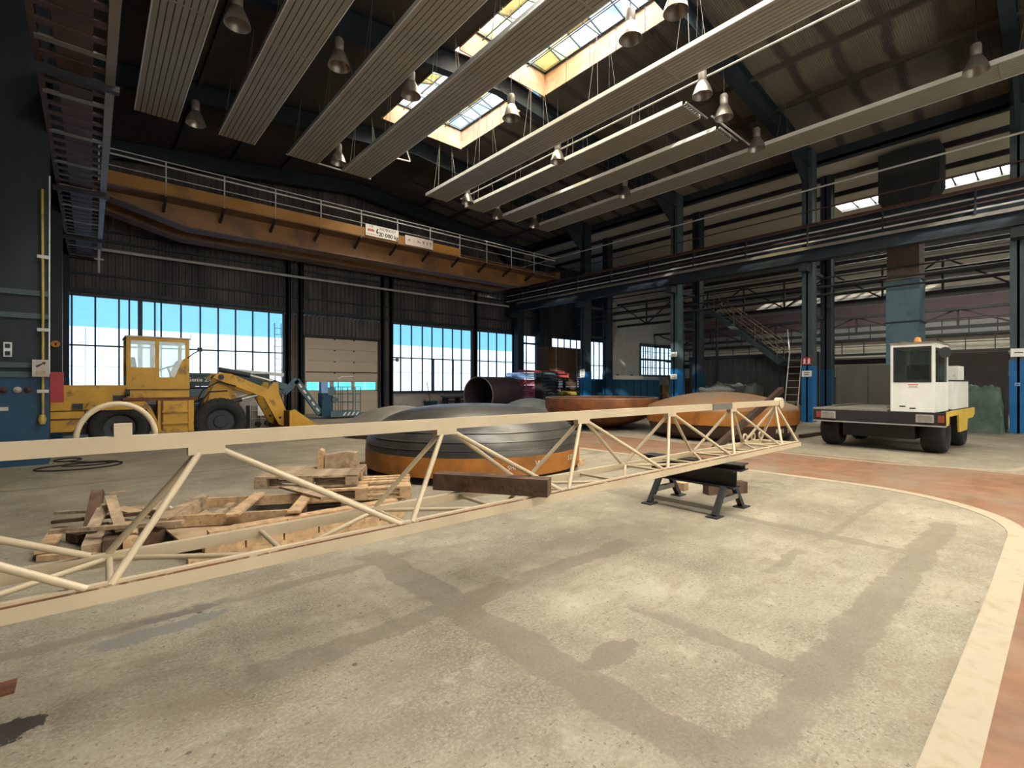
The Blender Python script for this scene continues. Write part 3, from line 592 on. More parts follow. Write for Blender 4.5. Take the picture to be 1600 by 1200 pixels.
# ------------------------------------------------------------------ columns and runways
def hcol(x0, x1, y0, y1, z0, z1):
    b = MB(); b.box(x0, x0 + 0.05, y0, y1, z0, z1).box(x1 - 0.05, x1, y0, y1, z0, z1); ym = (y0 + y1) / 2
    b.box(x0, x1, ym - 0.03, ym + 0.03, z0, z1); b.box(x0 + 0.01, x1 - 0.01, y0 + 0.02, ym, z0, z1)
    return b
cw = ['beside the tarpaulin bundle', 'with the red pictogram sign', 'beside the orange dome', 'in front of the timber rack', 'in the gable corner']
for k, y in enumerate(FR):
    o = struct(hcol(22.0, 22.55, y - 0.19, y + 0.19, 2.3, 11.1).build('aisle_column', teal if k < 3 else navy), 'tall grey blue steel column %s, blue at the foot' % cw[k], 'column')
    hcol(21.99, 22.56, y - 0.2, y + 0.2, 0, 2.3).build('painted_foot', blue, o)
    B(21.5, 22.1, y - 0.15, y + 0.15, 6.1, 6.42).build('bracket', navy, o)
    o = struct(hcol(24.0, 24.5, y - 0.3, y + 0.1, 2.2, 10.6).build('aisle_column', navy), 'dark second row steel column standing behind the one %s' % cw[k], 'column')
    hcol(23.99, 24.51, y - 0.31, y + 0.11, 0, 2.2).build('painted_foot', dblue, o)
    for z in (4.4, 6.2, 8.0): B(22.5, 24.0, y - 0.06, y + 0.06, z - 0.06, z + 0.06).build('tie_plate', navy, o)
for k, y in enumerate(FR[1:]):
    if k == 0: continue
    y += 0.5
    x0 = -1.7 if k < 2 else -1.2
    o = struct(B(x0, -0.62, y - 0.3, y + 0.25, 1.80, 11.0).build('hall_column', mat('black_navy_steel', (0.009, 0.015, 0.022), 0.55, var=0.4, scale=3, stretch=(1, 1, 0.08))), 'dark navy column carrying the long runway, %s' % ['just outside the frame edge', 'with the yellow gas pipe', 'with the red fire panel', 'at the gable by the wide window'][k], 'column')
    B(x0, -0.615, y - 0.305, y + 0.255, 0, 1.80).build('painted_foot', dblue, o)
    if k == 1:
        for z in (3.30, 2.86, 1.92, 1.74): B(x0, -0.60, y - 0.36, y - 0.30, z - 0.05, z + 0.05).build('flat_bar', teal, o)
# runway beams
for side, xc, lab in (('left', -0.18, 'dark crane runway girder overhead on the camera side with rail and lacing'), ('right', 21.62, 'dark crane runway girder on the aisle columns with conductor rails')):
    b = ibeam((xc, -11.1, 7.15), (xc, 25.2, 7.15), 0.42, 1.4, 0.04, 0.03)
    o = struct(b.build('runway_beam', redbrown if side == 'left' else navy), lab, 'runway beam')
    B(xc - 0.04, xc + 0.04, -11.1, 25.2, 7.85, 7.95).build('rail', rust, o)
    if side == 'left':
        # horizontal lacing girder beside the beam
        B(-0.64, -0.56, -11.1, 25.2, 6.45, 6.60).build('lacing_chord', redbrown, o)
        B(0.18, 0.30, -11.1, 25.2, 6.42, 6.62).build('lacing_chord', steel_pale, o)
        for j in range(58):
            y = 1.0 + j * 0.42
            B(-0.60, 0.22, y, y + 0.13, 6.44, 6.47).build('lacing_bar', redbrown if j % 4 else steel_pale, o)
        for y in (10.2, 16.2, 21.4): B(-0.7, 0.36, y, y + 0.12, 6.34, 6.44).build('clamp_bar', dark, o)
    else:
        for z, m, r_ in ((7.78, redbrown, 0.035), (7.52, lightpipe, 0.03), (7.34, redbrown, 0.035), (7.16, lightpipe, 0.035)):
            MB().cyl((21.36, -6, z), (21.36, 25.0, z), r_, 8).build('conductor_rail', m, o)
        for j in range(12):
            y = -3 + j * 2.4; B(21.32, 21.5, y, y + 0.05, 7.0, 7.85).build('bracket', navy, o)
        MB().bar((21.42, -6, 6.95), (21.42, 24, 6.95), 0.06, 0.12).build('cable_tray', steel_pale, o)

# ------------------------------------------------------------------ ceiling heating panels
PAN = [(1.03, -6.0, 18.75), (3.27, -6.0, 18.75), (5.47, -6.0, 18.75), (7.52, -6.0, 18.75), (11.30, -6.0, 18.75), (13.46, 7.55, 18.75), (15.60, 7.55, 18.75), (17.92, -6.0, 18.75)]
plab = ['nearest the dark runway', 'second from the dark runway', 'third from the dark runway', 'just left of the skylight', 'long one just right of the skylight', 'shorter one with bare pipe ends beside the long skylight panel', 'shorter one, further from the skylight, ending at cross pipe', 'long outermost one on the aisle side']
slat_cache = {}
for i, (x, y0, y1) in enumerate(PAN):
    t = thing('radiant_heater', 'pale ribbed ceiling heating panel, ' + plab[i], 'heating panel', (x, y0, 9.98), 0, 'ceiling heating panels')
    L_ = y1 - y0
    if L_ not in slat_cache:
        slat_cache[L_] = B(0, 0.112, 0, L_, 0, 0.03).mesh('slat', panelm)
    for k in range(8): put(slat_cache[L_], 'slat', t, False, (k * 0.133, 0, 0))
    B(0.01, 1.04, 0.01, L_ - 0.01, 0.031, 0.09).build('backing', dark, t, world=False)
    for xx in (-0.03, 1.055): B(xx, xx + 0.028, 0, L_, -0.005, 0.12).build('edge_trim', white, t, world=False)
    for k in range(1, int(L_ // 5.9) + 1):
        B(0.0, 1.05, L_ - k * 5.9, L_ - k * 5.9 + 0.05, -0.012, -0.001).build('joint_cover', panelm, t, world=False)
    if y0 > 0:
        for k in range(8): MB().cyl((k * 0.133 + 0.06, -0.12, 0.03), (k * 0.133 + 0.06, 0.05, 0.03), 0.02, 8).build('pipe_end', galv, t, world=False)
        MB().cyl((-0.02, -0.12, 0.03), (1.3, -0.12, 0.03), 0.03, 8).build('header_pipe', galv, t, world=False)
    up = (zr(x + 0.5) if not 8.0 < x + 0.5 < 12.9 else zr(12.5)) - 9.98
    hw = MB()
    for s_ in (0.02, 1.03):
        top = (0.5 + (s_ - 0.5) * 0.6, 0, up)
        hw.tube([(s_, -0.18, 0.08), top, (s_, 0.18, 0.08)], 0.008, 4)
    hw = hw.mesh('hanger_wire', steel_pale)
    for k in range(int(L_ // 2.9) + 1):
        yy = L_ - 0.8 - k * 2.9
        if yy > 0.2: put(hw, 'hanger_wire', t, False, (0, yy, 0))
for i, (a, b_) in enumerate((((5.4, 18.78, 10.02), (8.7, 18.78, 10.02)), ((13.1, 3.0, 10.25), (13.1, 18.6, 10.25)))):
    tag(MB().cyl(a, b_, 0.03, 8).build('supply_pipe', lightpipe), ['pale supply pipe across the ends of two heating panels', 'pale supply pipe running beside the short heating panel'][i], 'pipe')
tag(MB().cyl((14.9, 7.35, 10.1), (18.0, 7.35, 10.1), 0.03, 8).build('supply_pipe', lightpipe), 'pale cross pipe joining the two short heating panels', 'pipe')

# ------------------------------------------------------------------ high bay lamps
def lamp_proto():
    t = thing('high_bay_lamp', '', 'lamp', (0, 0, 0), 0, 'high bay lamps under the roof')
    pr = [(0.08, 0.42), (0.13, 0.38), (0.19, 0.26), (0.25, 0.10), (0.275, 0.0), (0.265, 0.0), (0.24, 0.10), (0.18, 0.25), (0.12, 0.365), (0.07, 0.40)]
    MB().lathe(pr, 28, close=True).build('reflector', alu, t, True, False)
    MB().lathe([(0.0, 0.40), (0.10, 0.40), (0.115, 0.44), (0.115, 0.66), (0.09, 0.72), (0.0, 0.72)], 20).build('gear_housing', steel_pale, t, True, False)
    MB().lathe([(0.0, 0.18), (0.05, 0.19), (0.065, 0.25), (0.05, 0.32), (0.03, 0.38), (0, 0.38)], 14).build('bulb', lampglass, t, True, False)
    put(MB().cyl((0, 0, 0), (0, 0, 1), 0.014, 6).mesh('rod', dark), 'rod', t, False, (0, 0, 0.70))
    return t
LP = [(2.48, 12.2), (4.75, 12.1), (2.45, 17.7), (6.75, 12.0), (6.82, 17.4), (9.65, 6.75), (9.70, 5.6), (9.6, 11.0), (12.87, 6.62), (14.45, 6.75), (17.2, 6.9), (12.75, 12.05), (12.65, 17.45), (17.25, 12.35), (17.2, 1.46), (17.1, 17.8), (14.85, 18.0)]
ll = ['in the first panel gap, before the second rafter', 'between second and third panel, dark against the roof', 'beyond the end of the leftmost panel', 'beside the skylight edge next to the third panel', 'between the ends of the third and fourth panels', 'large bright one hanging in front of the skylight', 'big one cut by the top edge of the photo', 'at the rafter between the two skylight bays', 'under the long panel next to the short panel end', 'seen dark above the gap at the short panel end', 'beside the long outermost panel near the big rafter', 'between the long panel and the short one, mid hall', 'by the far end of the long skylight panel', 'between the short panel and the outermost panel, mid hall', 'flat looking one near the right edge of the ceiling', 'at the far end of the outermost panel', 'at the far end between the two short panels']
lp0 = lamp_proto()
for i, (x, y) in enumerate(LP):
    o = lp0 if i == 0 else copy_tree(lp0)
    o.location = (x, y, 9.62 if i not in (5, 6) else 9.75); o['label'] = 'bell shaped high bay lamp ' + ll[i]
    for ch in o.children:
        if ch.name.startswith('rod'): ch.scale = (1, 1, (zr(x) if not 8.7 < x < 12.5 else 12.9) - o.location.z - 0.70)

# ------------------------------------------------------------------ overhead travelling crane
cr = thing('bridge_crane', 'orange overhead travelling crane bridge spanning the hall before the gable', 'crane', (10.7, 21.9, 7.2))
zb, zt = 7.30, 8.40
prof = [(0.0, zt), (0.0, 8.0), (2.7, zb), (18.8, zb), (21.5, 8.0), (21.5, zt)]
MB().prism(prof, 21.15, 21.6).build('main_girder', girder_orange, cr)
MB().prism(prof, 22.9, 23.35).build('far_girder', girder_orange, cr)
for ya in (21.05, 22.8):
    f = MB()
    for (xa, za), (xb, zbb) in zip(prof[1:-1], prof[2:-1]): f.bar((xa, ya + 0.32, za), (xb, ya + 0.32, zbb), 0.72, 0.05)
    f.build('bottom_flange', girder_brown, cr)
    MB().bar((0, ya + 0.32, zt + 0.02), (21.5, ya + 0.32, zt + 0.02), 0.72, 0.05).build('top_flange', girder_brown, cr)
for x in (-0.18, 21.62):
    B(x - 0.2, x + 0.2, 20.4, 24.0, 7.98, 8.42).build('end_carriage', girder_brown, cr)
    for y in (20.8, 23.6): MB().cyl((x - 0.06, y, 8.07), (x + 0.06, y, 8.07), 0.12, 16).build('wheel', dark, cr, True)
# walkway on brackets, kick board, railing
B(0.2, 21.3, 20.35, 21.15, 8.06, 8.10).build('walkway', girder_brown, cr)
nx = 12
for i in range(nx):
    x0 = 0.2 + i * 21.1 / nx; x1 = 0.2 + (i + 1) * 21.1 / nx
    if i < 8: B(x0 + 0.01, x1 - 0.01, 20.33, 20.36, 8.10, 8.50).build('kick_board', kick, cr)
    MB().bar((x0, 20.4, 8.04), (x0, 21.12, 7.72), 0.08, 0.09).build('bracket', dark, cr)
    MB().bar((x0, 20.37, 8.05), (x0, 20.37, 9.22), 0.04, 0.04).build('rail_post', lightpipe, cr)
    MB().bar((x0, 21.0, 8.45), (x0, 20.5, 9.0), 0.03, 0.03).build('stay', dark, cr)
for z, r_ in ((9.22, 0.018), (9.06, 0.03), (8.68, 0.016)): MB().cyl((0.2, 20.35, z), (21.3, 20.35, z), r_, 8).build('rail_tube', lightpipe, cr)
s1 = B(9.15, 10.75, 20.27, 20.31, 8.16, 8.66).build('load_plate', signwhite, cr)
RX = (R(90), 0, 0)
text('NOSNOST', 0.17, ink, 'lettering', s1, (10.22, 20.265, 8.55), RX)
text('20 000 kg', 0.25, ink, 'lettering', s1, (10.25, 20.265, 8.30), RX, bold=True)
text('T B', 0.12, ink, 'lettering', s1, (9.40, 20.265, 8.58), RX)
for j in range(5): B(9.24 + j * 0.065, 9.29 + j * 0.065, 20.262, 20.27, 8.37, 8.46 + 0.02 * (j % 2)).build('print_mark', inkred, s1)
for j in range(6): B(9.22 + j * 0.09, 9.26 + j * 0.09, 20.262, 20.27, 8.22, 8.26).build('print_mark', inkred, s1)
MB().prism([(9.66, 8.32), (9.74, 8.32), (9.74, 8.38), (9.70, 8.42), (9.74, 8.52), (9.70, 8.54), (9.64, 8.42)], 20.262, 20.27).build('print_mark', ink, s1)
s2 = B(11.1, 12.6, 20.27, 20.31, 8.12, 8.56).build('warning_plate', signpink, cr)
for j, (x, gl) in enumerate(((11.28, '-<'), (11.55, '-'), (11.82, '>-'), (12.08, 'Y'), (12.28, '\u22a5' if False else 'I'), (12.47, 'T'))): text(gl, 0.2, ink if j != 1 else inkred, 'lettering', s2, (x, 20.265, 8.34), RX, bold=True)
s1['label'] = 'white load plate reading NOSNOST 20 000 kg'; s2['label'] = 'pale plate with black hook symbols'

# pipes along walls and runways
tag(MB().cyl((0.1, 24.9, 6.86), (21.5, 24.9, 6.86), 0.06, 10).build('heating_pipe', lightpipe), 'long pale pipe across the gable wall below the crane', 'pipe')
tag(MB().cyl((21.5, -5.5, 9.28), (21.5, 24, 9.28), 0.035, 8).build('conduit_pipe', lightpipe), 'bright thin conduit along the aisle columns above the runway', 'pipe')
tag(MB().cyl((21.9, -5.5, 8.55), (21.9, 24, 8.55), 0.03, 8).build('conduit_pipe', redbrown), 'thin brown rail just above the aisle runway', 'pipe')
for i, (x, z, r_, m) in enumerate(((22.68, 5.55, 0.05, dark), (22.8, 5.25, 0.04, dark), (22.9, 5.95, 0.03, dark), (25.2, 6.1, 0.05, dark), (25.4, 5.6, 0.04, dark), (25.6, 6.9, 0.05, galv), (26.0, 7.5, 0.06, lightpipe), (26.3, 7.25, 0.04, dark))):
    tag(MB().cyl((x, -5.5, z), (x, 19.8, z), r_, 8).build('service_pipe', m), 'service pipe along the aisle, %s' % ['thick black one behind the columns', 'thin black one lowest behind the columns', 'thin black one above two others', 'black one by the second columns', 'lower black one behind the second columns', 'grey one below the pale pipe', 'pale one nearest the aisle ceiling', 'thin black one under the pale pipe'][i], 'pipe')
# lattice girders in the aisle
for gi, (x, z0, z1) in enumerate(((27.0, 5.45, 6.9), (31.5, 4.3, 5.2))):
    t = thing('lattice_girder', ['dark lattice girder running along the aisle below the crane rail', 'second lower lattice girder deeper in the aisle'][gi], 'girder', (x, 7, z0))
    for z in (z0, z1): B(x - 0.08, x + 0.08, -6, 19.9, z - 0.07, z + 0.07).build('chord', dark, t)
    for j in range(12):
        y = -4.9 + j * 2.05
        B(x - 0.04, x + 0.04, y - 0.04, y + 0.04, z0, z1).build('post', dark, t)
        a, c = ((y, z0), (y + 2.05, z1)) if j % 2 else ((y, z1), (y + 2.05, z0))
        MB().bar((x, a[0], a[1]), (x, c[0], c[1]), 0.07, 0.07).build('diagonal', dark, t)
# guard rails in the aisle
for gi, (x, z0) in enumerate(((33.2, 3.35), (34.6, 4.3))):
    t = thing('guard_railing', ['black guard railing on the raised aisle walkway', 'black railing higher up before the aisle wall'][gi], 'railing', (x, 7, z0 - 0.2))
    B(x - 0.4, x + 0.4, -5.5, 19.8, z0 - 0.16, z0 - 0.06).build('walkway_deck', dark, t)
    for z in (z0 + 0.35, z0 + 0.75): B(x - 0.02, x + 0.02, -5.5, 19.8, z - 0.02, z + 0.02).build('rail', dark, t)
    for j in range(24): y = -5.3 + j * 1.06; B(x - 0.02, x + 0.02, y, y + 0.04, z0 - 0.1, z0 + 0.75).build('post', dark, t)

# ventilation duct and hood between the columns
t = thing('ventilation_duct', 'tall square duct, blue below and rusty brown above, behind the side loader', 'duct', (23.5, 4.0, 0))
B(23.0, 24.1, 3.45, 4.45, 0, 5.5).build('lower_shaft', duct_blue, t); B(23.02, 24.08, 3.47, 4.43, 5.5, 8.2).build('upper_shaft', duct_brown, t)
MB().prism([(3.35, 8.2), (4.5, 8.2), (4.7, 8.6), (4.7, 10.4), (2.9, 10.4), (2.9, 9.0)], 23.0, 24.4, 'x').build('hood', ductdark, t)
for z in (3.9, 5.5): B(22.97, 24.12, 3.42, 4.48, z - 0.03, z + 0.03).build('flange', dark, t)

# ------------------------------------------------------------------ lattice boom in the foreground
tr = thing('lattice_boom', 'cream painted triangular lattice boom lying on trestles across the hall', 'lattice boom', (0, 3.05, 0.6), R(-0.7))
FY, BY, Z0, Z1 = -0.26, 0.28, 0.036, 0.66
XE0, XE1 = -1.6, 8.3
def chord(y, z, h, wd, x0=XE0, x1=XE1): return MB().box(x0, x1, y - wd / 2, y + wd / 2, z - h / 2, z + h / 2)
chord(FY, 0.032, 0.064, 0.05).build('bottom_chord', cream, tr, world=False)
MB().box(XE0, XE1, FY - 0.0235, FY - 0.006, 0.062, 0.068).build('rust_seam', mat('patchy_seam_rust', (0.13, 0.05, 0.022), 0.85, var=0.4, scale=6, col2=(0.45, 0.36, 0.24), amt=0.35, s2=9), tr, world=False)
MB().box(XE0, XE1, FY - 0.006, FY + 0.024, 0.064, 0.080).build('wear_strip', cream, tr, world=False)
chord(BY, 0.032, 0.064, 0.045, XE0, 8.2).build('bottom_chord', cream, tr, world=False)
chord(0.0, Z1 + 0.005, 0.078, 0.055, XE0, 8.2).build('top_chord', cream, tr, world=False)
B(6.0, 6.52, -0.042, 0.042, Z1 - 0.036, Z1 + 0.047).build('grey_patch', steel_pale, tr, world=False)
TN = [-1.07, 0.455, 1.97, 3.5, 5.03, 6.57, 8.05]; BN = [-1.47, 0.07, 1.57, 3.05, 4.58, 6.1, 7.62]
tubem = {}
def strut(a, b_, r_=0.0175): MB().cyl(a, b_, r_, 10).build('strut', cream, tr, True, False)
for i, tx in enumerate(TN):
    for y in (FY, BY):
        strut((tx, 0.0, Z1 - 0.04), (BN[i], y, Z0 + 0.03))
        if i + 1 < len(BN): strut((tx + 0.05, 0.0, Z1 - 0.04), (BN[i + 1] - 0.08, y, Z0 + 0.03))
    if i < 6: B(tx - 0.07, tx + 0.10, -0.03, 0.03, Z1 - 0.075, Z1 - 0.034).build('gusset', cream, tr, world=False)
for y in (FY, BY): strut((8.08, 0, Z1 - 0.04), (8.22, y, Z0 + 0.03), 0.02)
mid = [(BN[i] + BN[i + 1]) / 2 - 0.02 for i in range(6)]
for i, bx in enumerate(BN):
    strut((bx, FY, Z0), (bx, BY, Z0), 0.015)
    if i < 6:
        strut((mid[i], FY, Z0), (mid[i], BY, Z0), 0.014); strut((bx, BY, Z0), (mid[i], FY, Z0), 0.014); strut((mid[i] + 0.03, FY, Z0), (BN[i + 1], BY, Z0), 0.014)
strut((8.2, FY, Z0), (8.2, BY, Z0), 0.03); strut((7.62, BY, Z0), (8.2, FY, Z0), 0.014)
MB().cyl((8.2, -0.045, Z1), (8.2, 0.045, Z1), 0.085, 18).build('end_lug', cream, tr, True, False)
for k in range(3): MB().lathe([(0.05, 0), (0.07, 0), (0.07, 0.02), (0.05, 0.02)], 14, Matrix.Translation((7.5 + 0.28 * k, BY - 0.05, Z0 + 0.10)) @ Matrix.Rotation(R(90), 4, 'X'), True).build('end_ring', cream, tr, True, False)
hp = [(0.0 + 0.155 * math.cos(a), 0.10, Z1 + 0.03 + 0.17 * math.sin(a)) for a in [math.pi * k / 20 for k in range(21)]]
MB().tube([(x + 0.10, y, z) for x, y, z in hp], 0.013, 10).build('hoop', cream, tr, True, False)
B(0.085, 0.155, -0.03, 0.03, Z1 + 0.044, Z1 + 0.105).build('stop_block', cream, tr, world=False)

# trestles with steel sections on top
def trestle(x0, x1, y0, y1, lab, dark=dark):
    t = thing('trestle', lab, 'trestle', ((x0 + x1) / 2, (y0 + y1) / 2, 0)); xm = (x0 + x1) / 2
    for y in (y0, y1):
        for x in (x0, x1):
            MB().bar((x, y, 0.012), (xm + (x - xm) * 0.35, y, 0.32), 0.06, 0.06).build('leg', dark, t)
            B(x - 0.09, x + 0.09, y - 0.07, y + 0.07, 0, 0.014).build('foot_plate', dark, t)
        B(xm - 0.2, xm + 0.2, y - 0.03, y + 0.03, 0.14, 0.20).build('cross_bar', deckgrey, t)
    MB().bar((x0 + 0.06, y0, 0.085), (x0 + 0.06, y1, 0.085), 0.04, 0.05).build('stretcher', deckgrey, t)
    ibeam((xm, y0 - 0.10, 0.41), (xm, y1 + 0.20, 0.41), 0.20, 0.22, 0.018, 0.02).build('top_beam', blackpaint, t)
    return t
trestle(5.50, 6.22, 2.68, 3.55, 'dark steel trestle with splayed legs under the boom near its end')
trestle(-1.10, -0.38, 2.68, 3.55, 'steel trestle under the boom, only its foot showing at the frame edge', rust)
tag(ibeam((5.90, 2.50, 0.56), (5.80, 3.80, 0.56), 0.24, 0.078, 0.012, 0.02).build('steel_joist', blackpaint), 'black steel section lying on the trestle under the boom', 'steel beam')
tag(ibeam((-0.74, 2.50, 0.56), (-0.74, 3.80, 0.56), 0.24, 0.078, 0.012, 0.02).build('steel_joist', blackpaint), 'black steel section on the trestle beyond the frame edge', 'steel beam')
tag(MB().bar((6.55, 3.32, 0.08), (7.1, 3.02, 0.08), 0.14, 0.16).build('squared_timber', wood3), 'short dark timber on the floor behind the trestle', 'timber')
tag(B(6.50, 6.62, 3.62, 3.74, 0, 0.11).build('wood_block', wood), 'small pale wood block on the floor behind the trestle', 'wood block')
tag(MB().bar((2.72, 2.66, 0.748), (2.20, 3.48, 0.748), 0.15, 0.135).build('squared_timber', wood3), 'dark brown squared timber laid across the boom chords', 'timber')

# ------------------------------------------------------------------ dished tank heads
def head_prof(Rr, z0, zs, zk, zt_, th=0.03):
    """straight rim, knuckle, shallow crown; closed double skin"""
    out = [(Rr, z0), (Rr, zs)]
    kr = zk - zs
    for a in (15, 30, 45, 60): out.append((Rr - (1 - math.cos(R(a))) * kr * 1.1, zs + math.sin(R(a)) * kr))
    r_, z_ = out[-1]
    for k in range(1, 13):
        q = r_ * (1 - k / 12); out.append((q, z_ + (zt_ - z_) * (1 - (q / r_) ** 2)))
    return out
def shell(prof, th):
    inn = [(max(0, r_ - th * (1 if i < 6 else 0.3)), z - (0 if i < 2 else th)) for i, (r_, z) in enumerate(prof)]
    return prof + inn[::-1]
def tr4(x, y): return Matrix.Translation((x, y, 0))
hd = thing('tank_head', 'large dark grey dished tank head with a rust orange rim behind the boom', 'tank head', (5.55, 7.45, 0.1), 0, 'dished steel tank heads')
pf = [(2.0, 0.42)] + [(2.0 * math.cos(R(a)) ** 0.68, 0.44 + 0.74 * math.sin(R(a))) for a in (0, 5, 10, 15, 20, 26, 32, 38, 45, 52, 60, 68, 76, 83, 89.9)]
MB().lathe(shell(pf, 0.03), 96, tr4(5.55, 7.45), True).build('dome', steel, hd, True)
for z, r_ in ((0.54, 1.985), (0.66, 1.942), (0.79, 1.84)): MB().lathe([(r_ - 0.01, z - 0.012), (r_ + 0.012, z), (r_ - 0.01, z + 0.012)], 96, tr4(5.55, 7.45)).build('rolled_ridge', steel, hd, True)
rim = MB().lathe([(2.004, 0.12), (2.004, 0.43), (1.97, 0.43), (1.97, 0.12)], 96, tr4(5.55, 7.45), True).build('rim', orange, hd, True)
rim['label'] = 'rust orange straight rim'
def chalk_on(body, size, ang, z, parent, cx, cy, rad):
    text(body, size, chalk, 'chalk_mark', parent, (cx + rad * math.cos(ang), cy + rad * math.sin(ang), z), (R(90), 0, ang + R(90)), 0.001)
for body, a, z, s in (('S 250', -71, 0.31, 0.12), ('W', -96, 0.30, 0.14), ('SHI', -110, 0.27, 0.10)): chalk_on(body, s, R(a), z, rim, 5.55, 7.45, 2.012)
for i, a in enumerate((-42, -135, 60, 150)):
    x, y = 5.55 + 1.98 * math.cos(R(a)), 7.45 + 1.98 * math.sin(R(a))
    tag(B(x - 0.1, x + 0.1, y - 0.1, y + 0.1, 0, 0.12).build('wood_block', wood), 'wood block propping the dark grey tank head, ' + ['showing beyond its rim', 'near the pallets', 'on the aisle side', 'on the loader side'][i], 'wood block')
h2 = thing('tank_head', 'brown grey dished tank head in front of the blue boom lift', 'tank head', (7.35, 13.8, 0), 0, 'dished steel tank heads')
MB().lathe(shell(head_prof(1.75, 0.10, 0.16, 0.42, 0.88), 0.03), 72, tr4(7.35, 13.8), True).build('dome', steel_pale, h2, True)
MB().lathe([(1.754, 0.0), (1.754, 0.11), (1.72, 0.11), (1.72, 0.0)], 72, tr4(7.35, 13.8), True).build('rim', brownsteel, h2, True)
h3 = thing('tank_head', 'pale grey dished tank head between the big pipe and the upturned bowl', 'tank head', (14.4, 15.2, 0), 0, 'dished steel tank heads')
MB().lathe(shell(head_prof(1.65, 0.06, 0.14, 0.42, 0.95), 0.03), 72, tr4(14.4, 15.2), True).build('dome', steel_grey, h3, True)
MB().lathe([(1.654, 0.0), (1.654, 0.07), (1.62, 0.07), (1.62, 0.0)], 72, tr4(14.4, 15.2), True).build('rim', steel_pale, h3, True)
# bowl lying open side up
h4 = thing('tank_head', 'rusty orange tank head lying open side up like a bowl', 'tank head', (13.9, 11.0, 0), 0, 'dished steel tank heads')
bp_ = [(r_, 1.08 - z) for r_, z in head_prof(2.0, 0.0, 0.28, 0.66, 1.08)]
inn = [(max(0.0, r_ - 0.035), z + 0.03 if i > 1 else z) for i, (r_, z) in enumerate(bp_)]
MB().lathe(bp_ + inn[::-1], 96, tr4(13.9, 11.0), True).build('bowl', orange2, h4, True)
MB().lathe([(2.003, 1.075), (1.96, 1.075), (1.96, 1.088), (2.003, 1.088)], 96, tr4(13.9, 11.0), True).build('cut_edge', galv, h4, True)
# right hand pair, one on top of the other
h5 = thing('tank_head', 'dark brown shallow tank head lying under the orange one', 'tank head', (14.35, 6.85, 0), 0, 'dished steel tank heads')
MB().lathe([(0.0, 0.03), (1.6, 0.03), (1.85, 0.08), (2.0, 0.22), (2.06, 0.44), (2.02, 0.44), (1.95, 0.24), (1.8, 0.12), (1.6, 0.07), (0, 0.07)], 96, tr4(14.35, 6.85)).build('dish', brownsteel, h5, True)
for body, a in (('R 41', -118), ('S 80', -105)): chalk_on(body, 0.17, R(a + 10), 0.30, h5.children[0], 14.35, 6.85, 2.04)
h6 = thing('tank_head', 'orange rusty dome shaped tank head by the far end of the boom', 'tank head', (14.35, 6.85, 0.44), 0, 'dished steel tank heads')
MB().lathe(shell(head_prof(2.1, 0.80, 0.82, 0.95, 1.33), 0.03), 96, tr4(14.35, 6.85), True).build('dome', domerust, h6, True)
MB().lathe([(2.104, 0.45), (2.104, 0.81), (2.06, 0.81), (2.06, 0.45)], 96, tr4(14.35, 6.85), True).build('rim', orange, h6, True)
tag(MB().bar((10.85, 5.28, 0.06), (14.37, 5.10, 1.41), 0.12, 0.14).build('steel_bar', brownsteel), 'rusty steel bar leaning diagonally against the orange dome', 'steel bar')
tag(MB().bar((15.4, 4.95, 0.05), (16.7, 4.85, 0.05), 0.12, 0.10).build('steel_bar', brownsteel), 'rusty steel bar flat on the floor between dome and side loader', 'steel bar')

# ------------------------------------------------------------------ yellow wheel loader
def wheel(parent, x, y0, y1, rad, name='wheel', tyre=black, hub=dark, lugs=20):
    """axle along y"""
    ym = (y0 + y1) / 2; wd = y1 - y0
    M_ = Matrix.Translation((x, ym, rad)) @ Matrix.Rotation(R(90), 4, 'X'); h = wd / 2
    t = MB().lathe([(rad * 0.58, -h * 0.75), (rad * 0.70, -h * 0.97), (rad * 0.82, -h), (rad * 0.91, -h * 0.88), (rad * 0.965, -h * 0.66), (rad * 0.99, -h * 0.3), (rad * 0.99, h * 0.3), (rad * 0.965, h * 0.66), (rad * 0.91, h * 0.88), (rad * 0.82, h), (rad * 0.70, h * 0.97), (rad * 0.58, h * 0.75)], 40, M_, True)
    for k in range(lugs):
        for sg in (-1, 1):
            a = 2 * math.pi * (k + (0.5 if sg > 0 else 0)) / lugs; c, s_ = math.cos(a), math.sin(a); a2 = a + 0.16; c2, s2_ = math.cos(a2), math.sin(a2)
            p0 = V((x + c * rad * 0.97, ym + sg * h * 0.06, rad + s_ * rad * 0.97)); p1 = V((x + c2 * rad * 0.90, ym + sg * h * 0.86, rad + s2_ * rad * 0.90))
            t.bar(p0, p1, rad * 0.09, rad * 0.09, (c, 0, s_))
    o = t.build(name, tyre, parent, True)
    MB().lathe([(0, -h * 0.45), (rad * 0.25, -h * 0.5), (rad * 0.28, -h * 0.3), (rad * 0.5, -h * 0.35), (rad * 0.6, -h * 0.75), (rad * 0.6, h * 0.75), (rad * 0.5, h * 0.35), (rad * 0.28, h * 0.3), (rad * 0.25, h * 0.5), (0, h * 0.5)], 28, M_).build('hub', hub, o, True)
    for k in range(8):
        a = 2 * math.pi * k / 8
        MB().cyl((x + math.cos(a) * rad * 0.2, y0 + wd * 0.22, rad + math.sin(a) * rad * 0.2), (x + math.cos(a) * rad * 0.2, y0 + wd * 0.3, rad + math.sin(a) * rad * 0.2), 0.018, 6).build('wheel_nut', hub, o)
    return o
ld = thing('wheel_loader', 'old yellow wheel loader with an open cab and lowered bucket', 'wheel loader', (1.8, 15, 0))
wheel(ld, 0.50, 14.02, 14.40, 0.56); wheel(ld, 0.50, 15.6, 15.98, 0.56); wheel(ld, 2.50, 14.02, 14.42, 0.60); wheel(ld, 2.50, 15.58, 15.98, 0.60)
